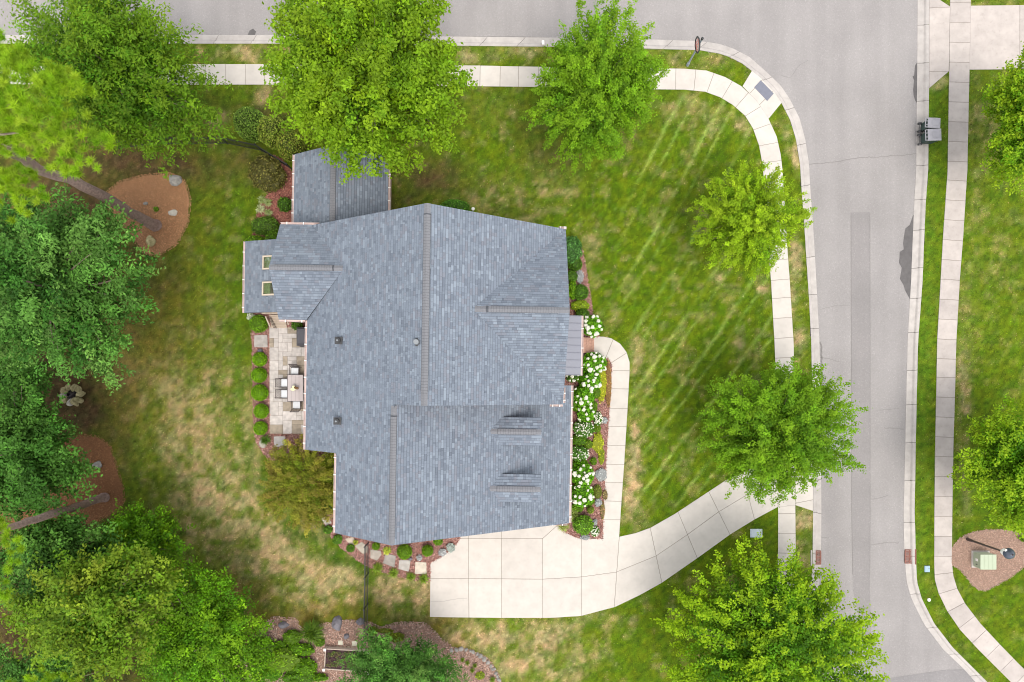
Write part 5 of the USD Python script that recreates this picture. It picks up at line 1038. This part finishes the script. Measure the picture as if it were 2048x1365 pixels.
# ------------------------------------------------------------------ street things
L_bin = look('dark_green_bin_look', (.018, .035, .030), .5, .2, 4, .5)
L_lid = look('grey_bin_lid_look', (.27, .26, .285), .25, .10, 3, .6)
def bin_(label, px, py, w, d, rz):
    c = P(px, py, 0) ; c[2] = .022
    t = thing('wheeled_bin', label, 'bin', 'wheeled bins at the kerb', c, rz)
    import manifold3d as m3
    pts = [[sx * (w / 2 - .10 + .07 * (z > 0)), sy * (d / 2 - .10 + .07 * (z > 0)), .06 + z * .92] for sx in (-1, 1) for sy in (-1, 1) for z in (0, 1)]
    mm = m3.Manifold.hull_points(np.array(pts)).to_mesh(); obj('body', trimesh.Trimesh(mm.vert_properties[:, :3], mm.tri_verts), L_bin, t)
    pts = [[sx * w / 2 * e, sy * d / 2 * e, z] for sx in (-1, 1) for sy in (-1, 1) for e, z in ((1.0, .985), (1.0, 1.01), (.80, 1.075))]
    mm = m3.Manifold.hull_points(np.array(pts)).to_mesh(); lid = obj('lid', trimesh.Trimesh(mm.vert_properties[:, :3], mm.tri_verts), L_lid, t)
    hb = [bx((.16, .045, .05), (-w / 2 - .07, y, .98), 0, .01) for y in (-d / 2 + .05, -d / 6, d / 6, d / 2 - .05)] + [bx((.05, d - .06, .05), (-w / 2 - .14, 0, .98), 0, .01)]
    obj('handle', cat(*hb), L_lid, t)
    obj('lid_panel', bx((w * .5, d * .5, .012), (.06, 0, 1.082), 0, .004), L_lid, lid)
    for y in (-d / 2 + .07, d / 2 - .07):
        m = cyl(.14, -.04, .04, 0, 0, 18); m.apply_transform(trimesh.transformations.rotation_matrix(math.pi / 2, [1, 0, 0])); m.apply_translation([-w / 2 - .02, y, .14])
        wh = obj('wheel', m, L_dark, t)
        m = cyl(.06, -.045, .045, 0, 0, 12); m.apply_transform(trimesh.transformations.rotation_matrix(math.pi / 2, [1, 0, 0])); m.apply_translation([-w / 2 - .02, y, .14]); obj('hub', m, L_lid, wh)
    m = cyl(.015, -d / 2 + .1, d / 2 - .1, 0, 0, 8); m.apply_transform(trimesh.transformations.rotation_matrix(math.pi / 2, [1, 0, 0])); m.apply_translation([-w / 2 - .02, 0, .14]); obj('axle', m, L_dark, t)
    return t
bin_('smaller upper wheeled bin at the right kerb with a pale lid', 1849, 258, .80, .66, -3)
bin_('larger lower wheeled bin at the right kerb with a darker grey lid', 1850, 281, .86, .76, 2)

def oct_(r, n=8, ph=math.pi / 8): return Polygon([(r * math.cos(ph + 2 * math.pi * k / n), r * math.sin(ph + 2 * math.pi * k / n)) for k in range(n)])
b = P(1375, 131, 0)
t = thing('stop_sign', 'red octagonal stop sign in a dark frame on a grey post by the kerb bend', 'stop sign', None, b, 0)
L_red = look('sign_red_look', (.62, .24, .22), .35, .05, 3, .6); L_signw = look('sign_white_look', (.78, .74, .72), .35, .03, 3, .6); L_post = look('sign_post_look', (.24, .27, .30), .5, .1, 4)
obj('post', cat(cyl(.055, -.1, 3.4, 0, 0, 14), cyl(.10, 0, .35, 0, 0, 14, .085)), L_post, t, smooth=40)
obj('finial', trimesh.util.concatenate([trimesh.creation.icosphere(2, .085).apply_translation([0, 0, 3.52]), cyl(.07, 3.40, 3.45, 0, 0, 14)]), L_dark, t, smooth=40)
def face(poly, d0, d1):
    m = trimesh.creation.extrude_polygon(poly, d1 - d0, engine='earcut'); v = np.array(m.vertices)
    q = np.c_[-(v[:, 2] + d0), -v[:, 0], v[:, 1] + 2.75]                      # faces west
    a = math.radians(8); q = np.c_[q[:, 0] * math.cos(a) - q[:, 1] * math.sin(a), q[:, 0] * math.sin(a) + q[:, 1] * math.cos(a), q[:, 2]]
    m = trimesh.Trimesh(q, m.faces, process=False); m.fix_normals(); return m
fr_ = obj('frame', face(oct_(.50).difference(oct_(.425)), .055, .12), L_dark, t); obj('back_plate', face(oct_(.44), .058, .07), L_dark, fr_)
pl_ = obj('plate', face(oct_(.43), .074, .079), L_signw, t); obj('red_face', face(oct_(.405), .082, .085), L_red, pl_)
tm = meshkit.text_mesh('STOP', .25, .003, True); tv = np.array(tm.vertices); tv[:, 0] -= (tv[:, 0].max() + tv[:, 0].min()) / 2; tv[:, 1] -= .125
q = np.c_[-(tv[:, 2] + .088), -tv[:, 0], tv[:, 1] + 2.75]; a = math.radians(8); q = np.c_[q[:, 0] * math.cos(a) - q[:, 1] * math.sin(a), q[:, 0] * math.sin(a) + q[:, 1] * math.cos(a), q[:, 2]]
obj('lettering', trimesh.Trimesh(q, tm.faces, process=False), L_signw, pl_)

b = P(1935, 1079, 0)
t = thing('street_lamp', 'black post top street lamp with dark domed cap in the utility mulch bed', 'street lamp', None, b)
obj('post', cat(cyl(.12, -.1, .5, 0, 0, 16, .09), cyl(.07, .5, 3.2, 0, 0, 16, .055), cyl(.085, 3.15, 3.25, 0, 0, 16)), L_bronze, t, smooth=40)
prof = np.array([(0.02, 3.25), (.17, 3.25), (.21, 3.40), (.24, 3.62), (.235, 3.70)])
gl = trimesh.creation.revolve(prof, sections=24); obj('globe', gl, look('lamp_globe_look', (.75, .76, .74), .25, .03, 3, .6), t, smooth=40)
prof = np.array([(0.0, 3.72), (.33, 3.70), (.34, 3.75), (.28, 3.90), (.16, 4.0), (.05, 4.04), (0, 4.05)])
obj('cap', trimesh.creation.revolve(prof, sections=28), look('lamp_cap_look', (.05, .06, .085), .25, .15, 4, .6), t, smooth=40)
obj('finial', trimesh.creation.icosphere(2, .05).apply_translation([0, 0, 4.08]), L_bronze, t, smooth=True)
obj('photocell', cyl(.09, 3.66, 3.86, -.24, .22, 14, .07), L_white, t)

c = P(1973, 1122, .0); L_util = look('utility_green_look', (.33, .37, .265), .5, .04, 2, .4)
t = thing('utility_box', 'pale green metal transformer box on the pink mulch beside the street lamp', 'utility box', None, c + [-.42, .12, 0])
obj('cabinet', bx((1.0, .94, .72), (0, 0, .37), 0, .03), L_util, t); obj('pad', bx((1.2, 1.12, .08), (0, 0, .03), 0, .02), L_conc_old, t)
obj('lid', bx((1.06, .99, .07), (0, 0, .765), 0, .03), L_util, t)
for x in (-.25, .0, .25): obj('rib', bx((.03, .9, .012), (x, 0, .805), 0, .004), L_util, t)
obj('warning_label', bx((.012, .16, .22), (-.507, .05, .42)), L_signw, t); obj('latch', bx((.03, .05, .12), (-.51, -.25, .4)), L_dark, t)

L_rust = look('rusty_iron_look', (.20, .085, .065), .75, .3, 12, .3)
def drain(label, px, py):
    c = P(px, py, 0); t = thing('storm_drain', label, 'drain', None, (c[0], c[1], -.075)); w, l = .56, .86
    obj('frame', cat(bx((w + .04, .07, .06), (0, l / 2, .01)), bx((w + .04, .07, .06), (0, -l / 2, .01)), bx((.07, l - .07, .06), (-w / 2, 0, .01)), bx((.07, l - .07, .06), (w / 2, 0, .01)), bx((.05, l - .07, .055), (0, 0, .01))), L_rust, t)
    for k in range(9):
        y = -l / 2 + .1 + k * (l - .2) / 8
        for x in (-w / 4, w / 4): obj('grate_bar', bx((w / 2 - .07, .045, .05), (x, y, .008)), L_rust, t)
    obj('pit', bx((w - .04, l - .04, .02), (0, 0, -.045)), L_dark, t)
    obj('kerb_hood', bx((.10, l + .16, .11), (-.36 if px < 1700 else .36, 0, .06), 0, .02), L_rust if px > 1700 else L_kerb, t)
drain('rusty storm drain grate in the left gutter of the side road', 1633.5, 1116)
drain('rusty storm drain grate in the right gutter of the side road', 1820, 1114)
def flat_cover(label, px, py, w, l, col, cat_, rz=0):
    c = P(px, py, 0); t = thing('utility_cover', label, cat_, None, (c[0], c[1], 0), rz)
    m = look(f'cover_{int(px)}_look', col, .6, .06, 4)
    lid = obj('lid', bx((w, l, .06), (0, 0, .045), 0, .012), m, t); obj('rim', cat(bx((w + .08, .04, .07), (0, l / 2 + .022, .03)), bx((w + .08, .04, .07), (0, -l / 2 - .022, .03)), bx((.04, l, .07), (w / 2 + .022, 0, .03)), bx((.04, l, .07), (-w / 2 - .022, 0, .03))), m, t)
    obj('pull_slot', bx((w * .12, l * .25, .01), (w * .4, l * .1, .077)), L_dark, lid)
flat_cover('pale blue grey rectangular utility lid in the grass south of the driveway', 1512, 1066.5, .70, .46, (.42, .47, .50), 'utility lid')
flat_cover('small light blue meter lid in the right verge by the drain', 1853.5, 1138, .26, .32, (.26, .36, .42), 'meter lid')
for k, (x, y, l) in enumerate([(932, 413, 'white cleanout cap touching the dark hedge behind the north gable'), (946.5, 419, 'white round cleanout cap on bare lawn beside the north gable')]):
    c = P(x, y, 0); t = thing('cleanout_cap', l, 'pipe cap', None, c); obj('pipe', cyl(.085, -.1, .10, 0, 0, 16), L_white, t); obj('cap', cat(cyl(.11, .10, .14, 0, 0, 16), bx((.05, .05, .03), (0, 0, .155))), L_white, t)
c = P(1086, 88, 0); t = thing('marker_block', 'small white block standing on the kerb left of the spiky street tree', 'marker', None, (c[0], c[1], .0), 4)
obj('block', bx((.17, .30, .16), (0, 0, .10), 0, .02), L_signw, t); obj('cap', bx((.13, .24, .03), (0, 0, .19), 0, .01), L_signw, t)
c = P(1858, 1200, 0); t = thing('turf_marker', 'small white marker on a bare spot in the right verge', 'marker', None, c); obj('disc', cyl(.12, 0, .06, 0, 0, 14, .09), L_signw, t); obj('peg', cyl(.02, .05, .10, 0, 0, 8), L_signw, t)

# ------------------------------------------------------------------ stones
L_rock = look('grey_rock_look', (.24, .225, .205), .9, .35, 5, .2, 1.0, 18)
L_rock2 = look('pale_rock_look', (.36, .33, .28), .9, .2, 5, .2, 1.0, 18)
L_rock3 = look('mossy_rock_look', (.16, .14, .06), .9, .4, 5, .2, 1.0, 18, col2=(.42, .36, .20))
L_rock4 = look('slate_rock_look', (.15, .14, .155), .9, .3, 5, .2, 1.0, 18)
for k, (x, y, rx, ry, rz, m, l) in enumerate([
    (351, 362, 13, 12, .32, L_rock, 'grey boulder at the top of the orange pine straw bed'), (346, 426, 9, 6, .16, L_rock2, 'flat pale stone on the pine straw right of the trunk'), (292, 408, 4.5, 3.5, .12, L_rock, 'small dark stone on the pine straw left of the tiny plant'),
    (303, 483, 9, 10, .22, L_rock3, 'mossy boulder below the leaning pine trunk'), (197, 930, 8.5, 8, .24, L_rock, 'round brown boulder on the lower pine straw'), (568, 1249, 11, 7, .25, L_rock4, 'slate grey boulder between lawn and garden mulch'),
    (675, 1247, 10, 13, .34, L_rock4, 'largest slate boulder above the raised vegetable bed'), (721, 1244, 8, 7, .22, L_rock4, 'slate boulder touching the black fence above the raised bed'), (694, 1272, 5, 6, .2, L_rock4, 'small pointed slate stone above the right square paver'),
    (527, 888, 6.5, 9, .2, L_rock2, 'pale upright stone at the lawn edge below the clipped balls'), (821, 1118, 4.5, 3.5, .14, L_rock4, 'dark small stone touching the larger south clipped ball'), (521, 702, 5, 4.5, .2, L_rock4, 'dark small stone above the topmost clipped ball')]):
    c = P(x, y, 0); s = H / K
    obj_ = obj('boulder', rock_mesh((rx * s * 1.1, ry * s * 1.1, rz), 200 + k), m, None, smooth=35, label=l, cat='stone')
    UsdGeom.Xformable(obj_).AddTranslateOp().Set(Gf.Vec3d(c[0], c[1], rz * .25))
# stepping stones
L_flag = tonelook('flagstone_look', .85, .2, .18, 3.0, bump=.5, bscale=14)
def flag(label, pts, col, name='stepping_stone', h=.06):
    p = PP(pts).buffer(-.05).buffer(.05); r = np.random.default_rng(int(pts[0][0]))
    e = p.segmentize(.14); q = np.array(e.exterior.coords)[:-1]; q += r.normal(0, .008, q.shape); m = prism(Polygon(q).buffer(0), 0, h)
    obj(name, m, L_flag, None, tone=np.tile(np.array(col), (len(m.vertices), 1)), label=label, cat='stepping stone')
flag('grey square flagstone on red mulch by the top clipped ball', [(509, 671), (535, 670.5), (536, 695), (509, 695)], (.33, .30, .28))
flag('pale square flagstone between the patio end and the bronze maple', [(548, 873.5), (571, 873), (572, 893), (549, 894)], (.44, .41, .39))
flag('stepping stone half under the bronze maple by the garage corner', [(643, 1036), (655, 1034), (664, 1046), (652, 1052)], (.40, .37, .33))
flag('stepping stone under the gutter at the garage corner', [(664, 1052), (676, 1046), (684, 1062), (674, 1066)], (.42, .38, .35))
flag('tan stepping stone under the eave by the yellow flowers', [(690, 1078), (706, 1074), (714, 1086), (702, 1092)], (.42, .34, .27))
flag('diamond turned tan grey stepping stone left of the fence', [(710, 1092), (724, 1084), (737, 1094), (735, 1104), (726, 1108)], (.38, .34, .28))
flag('brown grey stepping stone just right of the fence', [(741, 1099), (762, 1102), (763, 1110), (754, 1121), (741, 1116)], (.33, .29, .25))
flag('dark rough stepping stone between the fence and the larger clipped ball', [(772, 1107), (792, 1112), (789, 1135), (766, 1126)], (.27, .245, .22))
flag('grey stepping stone below the larger south clipped ball', [(799, 1120), (821, 1121), (818, 1143), (797, 1138)], (.36, .33, .30))
flag('square cream stepping stone next to the driveway edge', [(831, 1124), (853, 1125), (853, 1148), (830, 1148)], (.50, .44, .36))
flag('small square cream paver above the left half of the raised bed', [(676.5, 1281), (686, 1281), (686, 1290.5), (676.5, 1290)], (.50, .47, .38), 'garden_paver', .05)
flag('small square cream paver above the right half of the raised bed', [(704, 1282.5), (714, 1282.5), (714, 1292), (704, 1292)], (.50, .47, .38), 'garden_paver', .05)
for k in range(7):
    x = 672 + k * 7.4
    flag(['leftmost', 'second from left', 'third from left', 'middle', 'fifth from left', 'sixth from left', 'rightmost'][k] + ' tan edging block along the top of the raised bed', [(x, 1292.5), (x + 6.3, 1292.7), (x + 6.3, 1296.6), (x, 1296.4)], (.40 + .03 * (k % 3), .33, .25), 'edging_block', .07)
for p in stage.GetPrimAtPath('/World').GetChildren():
    if p.GetName().startswith('edging_block'): p.SetCustomDataByKey('group', 'edging blocks along the raised bed'); p.SetCustomDataByKey('category', 'paver')
ed = thing('stone_edging', 'curved row of dark slate stones edging the mulch tail at the bottom', 'edging')
el = LineString(PL([(903, 1301), (925, 1298), (945, 1303), (962, 1313), (975, 1324), (988, 1340), (997, 1357), (1003, 1375)])); r = np.random.default_rng(9); dd = 0
while dd < el.length:
    p = el.interpolate(dd).coords[0]; s = r.uniform(.12, .2); m = rock_mesh((s, s * r.uniform(.6, .9), .11), int(dd * 50) + 400, sub=1); m.apply_transform(trimesh.transformations.rotation_matrix(r.uniform(0, 3), [0, 0, 1])); m.apply_translation([*p, .03])
    obj('stone', m, L_rock, ed, smooth=30); dd += s * 1.75
# fire pit
c = P(147, 790, 0); t = thing('fire_pit', 'ring of pale and mossy boulders around dark ashes on bare soil', 'fire pit', None, c); r = np.random.default_rng(4)
for k in range(10):
    a = 2 * math.pi * k / 10 + r.uniform(-.1, .1); s = r.uniform(.25, .31)
    m = rock_mesh((s, s * .85, s * .85), 500 + k); m.apply_transform(trimesh.transformations.rotation_matrix(a, [0, 0, 1])); m.apply_translation([.58 * math.cos(a), .52 * math.sin(a), .16]); obj('stone', m, L_rock2 if k in (5, 7) else L_rock3, t, smooth=35)
obj('ash', cyl(.52, .0, .06, 0, 0, 18), look('ash_look', (.035, .03, .032), .95, .5, 9), t)
for k in range(7):
    a = r.uniform(0, 3.1); d = np.array([math.cos(a), math.sin(a), .0]) * r.uniform(.2, .34); q = np.array([*r.normal(0, .08, 2), .10 + .02 * k]); obj('charred_log', tube([q - d, q, q + d], [.045, .05, .035], 7), look('char_look', (.05, .04, .04), .9, .4, 12) if k == 0 else UsdShade.Material.Get(stage, '/World/Looks/char_look'), t, smooth=True)

# raised vegetable bed
A_, B_, C_, D_ = P(651, 1298, .35), P(738, 1303, .35), P(738, 1345, .35), P(649, 1338, .35)
t = thing('raised_bed', 'timber raised vegetable bed of dark soil and seedlings with pale corner posts', 'garden bed')
Lt = look('weathered_timber_look', (.46, .37, .31), .85, .18, 8)
for a, b_ in ((A_, B_), (B_, C_), (C_, D_), (D_, A_)):
    d = b_ - a; L = np.linalg.norm(d); m = (a + b_) / 2
    for z in (.1, .29): obj('board', bx((L - .02, .055, .18), (m[0], m[1], z), math.atan2(d[1], d[0]), .008), Lt, t)
for p in (A_, B_, C_, D_): po = obj('corner_post', bx((.13, .13, .55), (p[0], p[1], .26), 0, .01), Lt, t); obj('post_cap', bx((.18, .18, .04), (p[0], p[1], .55), 0, .012), look('post_cap_look', (.62, .56, .54), .6) if p is A_ else UsdShade.Material.Get(stage, '/World/Looks/post_cap_look'), po)
bedp = Polygon([p[:2] for p in (A_, B_, C_, D_)]).buffer(-.04)
obj('soil', prism(bedp, .02, .30), look('bed_soil_look', (.055, .032, .034), .95, .6, 9, .1, 1.0, 20), t)
pts_ = scatter(bedp.buffer(-.1), 600)[:130]; n = len(pts_) * 8
idx = np.repeat(np.arange(len(pts_)), 8)
v, f = leaf_quads(np.c_[pts_[idx] + rng.normal(0, .05, (n, 2)), rng.uniform(.32, .45, n)], rng.uniform(.05, .11, n), .5, np.c_[rng.normal(0, .5, (n, 2)), np.ones(n)], rng)
obj('seedlings', (v, f), L_leaf, t, tone=np.repeat(palette([(.10, .18, .02), (.16, .08, .08), (.2, .22, .05), (.12, .05, .06), (.07, .14, .02)], len(pts_), rng, .25)[idx], 4, 0), kind='stuff')

# ------------------------------------------------------------------ patio furniture
L_top = look('table_top_look', (.40, .345, .335), .45, .05, 2, .4); L_cush = look('cushion_look', (.55, .555, .57), .9, .04, 5)
def rail(pts, r_=.014, n=6): return tube(np.array(pts, float), r_, n)
TZ = .74
ta, tb_ = P(574.5, 749.5, TZ), P(607, 803.5, TZ); tw, tl = abs(tb_[0] - ta[0]), abs(ta[1] - tb_[1]); tc = (ta + tb_) / 2
t = thing('patio_table', 'rectangular patio table with a dark rim and taupe top under the eave', 'table', None, (tc[0], tc[1], .048))
obj('table_top', bx((tw - .06, tl - .06, .03), (0, 0, .69), 0, .008), L_top, t)
obj('rim', cat(bx((tw, .03, .045), (0, tl / 2 - .015, .686)), bx((tw, .03, .045), (0, -tl / 2 + .015, .686)), bx((.03, tl - .06, .045), (tw / 2 - .015, 0, .686)), bx((.03, tl - .06, .045), (-tw / 2 + .015, 0, .686))), L_bronze, t)
for sx in (-1, 1):
    for sy in (-1, 1): obj('leg', bx((.06, .06, .68), (sx * (tw / 2 - .08), sy * (tl / 2 - .1), .34)), L_bronze, t)
for k, x in enumerate((-.24, 0, .24)): obj('slat_joint', bx((.008, tl - .08, .006), (x, 0, .706)), L_bronze, t)
vc = P(590, 777, 1.0); t = thing('flower_vase', 'vase of cream flowers and brown leaves standing on the patio table', 'vase', None, (vc[0], vc[1], .76))
obj('vase', trimesh.creation.revolve(np.array([(0, 0), (.07, 0), (.085, .1), (.05, .2), (.06, .22), (.0, .22)]), sections=20), L_white, t, smooth=40)
r = np.random.default_rng(3)
for k in range(10):
    a = r.uniform(1.6, 4.9) if k < 7 else r.uniform(-1.2, 1.2); d = r.uniform(.03, .20); m = trimesh.creation.icosphere(1, 1.0); v = np.array(m.vertices) * (1 + .15 * r.normal(0, 1, (len(m.vertices), 1))) * [.085, .085, .06] + [d * math.cos(a), d * math.sin(a), .30 + r.uniform(-.04, .06)]
    obj('flower_head' if k < 7 else 'leaf', trimesh.Trimesh(v, m.faces, process=False), (look('cream_flower_look', (.72, .70, .42), .8, .1, 20) if k == 0 else UsdShade.Material.Get(stage, '/World/Looks/cream_flower_look')) if k < 7 else (look('brown_leaf_look', (.16, .085, .04), .8, .2, 20) if k == 7 else UsdShade.Material.Get(stage, '/World/Looks/brown_leaf_look')), t)
def chair(label, x, y, rz):
    t = thing('patio_chair', label, 'chair', 'metal chairs around the patio table', (x, y, .048), rz)      # the back towards -x
    obj('cushion', bx((.50, .50, .09), (.02, 0, .45), 0, .03), L_cush, t)
    obj('seat_frame', cat(rail([(-.25, -.27, .40), (.28, -.27, .40)]), rail([(-.25, .27, .40), (.28, .27, .40)]), rail([(.28, -.27, .40), (.28, .27, .40)]), rail([(-.25, -.27, .40), (-.25, .27, .40)])), L_bronze, t)
    for sx, sy in ((-.25, -.27), (-.25, .27), (.28, -.27), (.28, .27)): obj('leg', rail([(sx, sy, 0), (sx, sy, .40)], .018), L_bronze, t)
    fr = obj('back_frame', cat(rail([(-.25, -.27, .40), (-.44, -.27, .98)], .018), rail([(-.25, .27, .40), (-.44, .27, .98)], .018), rail([(-.44, -.27, .98), (-.44, .27, .98)], .02)), L_bronze, t)
    bars = []
    for k in range(-4, 9):
        for s in (-1, 1):
            u0 = -.27 + k * .108; pts_ = [(u, w) for u, w in ((u0 + s * 0 if s > 0 else u0, 0.0), (u0 + s * .42, .58))]
            q = []
            for f_ in np.linspace(0, 1, 15):
                u = pts_[0][0] + (pts_[1][0] - pts_[0][0]) * f_; w = .58 * f_
                if -.26 <= u <= .26: q.append((-.25 - .19 * w / .58, u, .40 + w))
            if len(q) > 2: bars.append(tube(np.array([q[0], q[-1]]), .009, 4))
    obj('lattice', cat(*bars), L_bronze, fr)
    for s in (-.29, .29): obj('armrest', cat(rail([(-.33, s, .64), (.22, s, .64)], .02), rail([(.22, s, .64), (.26, s, .40)], .014)), L_bronze, t)
    return t
def at(px, py): return P(px, py, .45)[:2]
chair('patio chair with a lattice back at the top end of the table', *at(590.5, 743), -92)
chair('patio chair with a lattice back at the bottom end of the table', *at(594, 810), 90)
chair('upper patio chair on the lawn side of the table', *at(570, 766), 0)
chair('lower patio chair on the lawn side of the table', *at(570, 788), 0)
chair('upper patio chair tucked under the eave on the house side of the table', *at(615, 766), 180)
chair('lower patio chair tucked under the eave on the house side of the table', *at(615, 788), 180)
c = P(603, 673, 1.1); t = thing('covered_grill', 'barbecue grill under a dark grey cover against the house wall', 'grill', None, (c[0], c[1], .048))
import manifold3d as m3
pts_ = np.array([[sx * x_, sy * y_, z] for sx in (-1, 1) for sy in (-1, 1) for x_, y_, z in ((.36, .62, .02), (.36, .60, .9), (.24, .46, 1.12))])
mm = m3.Manifold.hull_points(pts_).refine_to_length(.08).to_mesh(); v = mm.vert_properties[:, :3]; v = v + (meshkit.fbm(v * 3, 3, 5)[:, None] - .5) * .06 * np.array([1, 1, .4])
obj('cover', trimesh.Trimesh(v, mm.tri_verts, process=False), look('grill_cover_look', (.07, .068, .08), .55, .1, 4, .4), t, smooth=35)
obj('hem', cat(bx((.76, .02, .05), (0, .63, .06)), bx((.76, .02, .05), (0, -.63, .06)), bx((.02, 1.24, .05), (-.375, 0, .06))), L_dark, t)
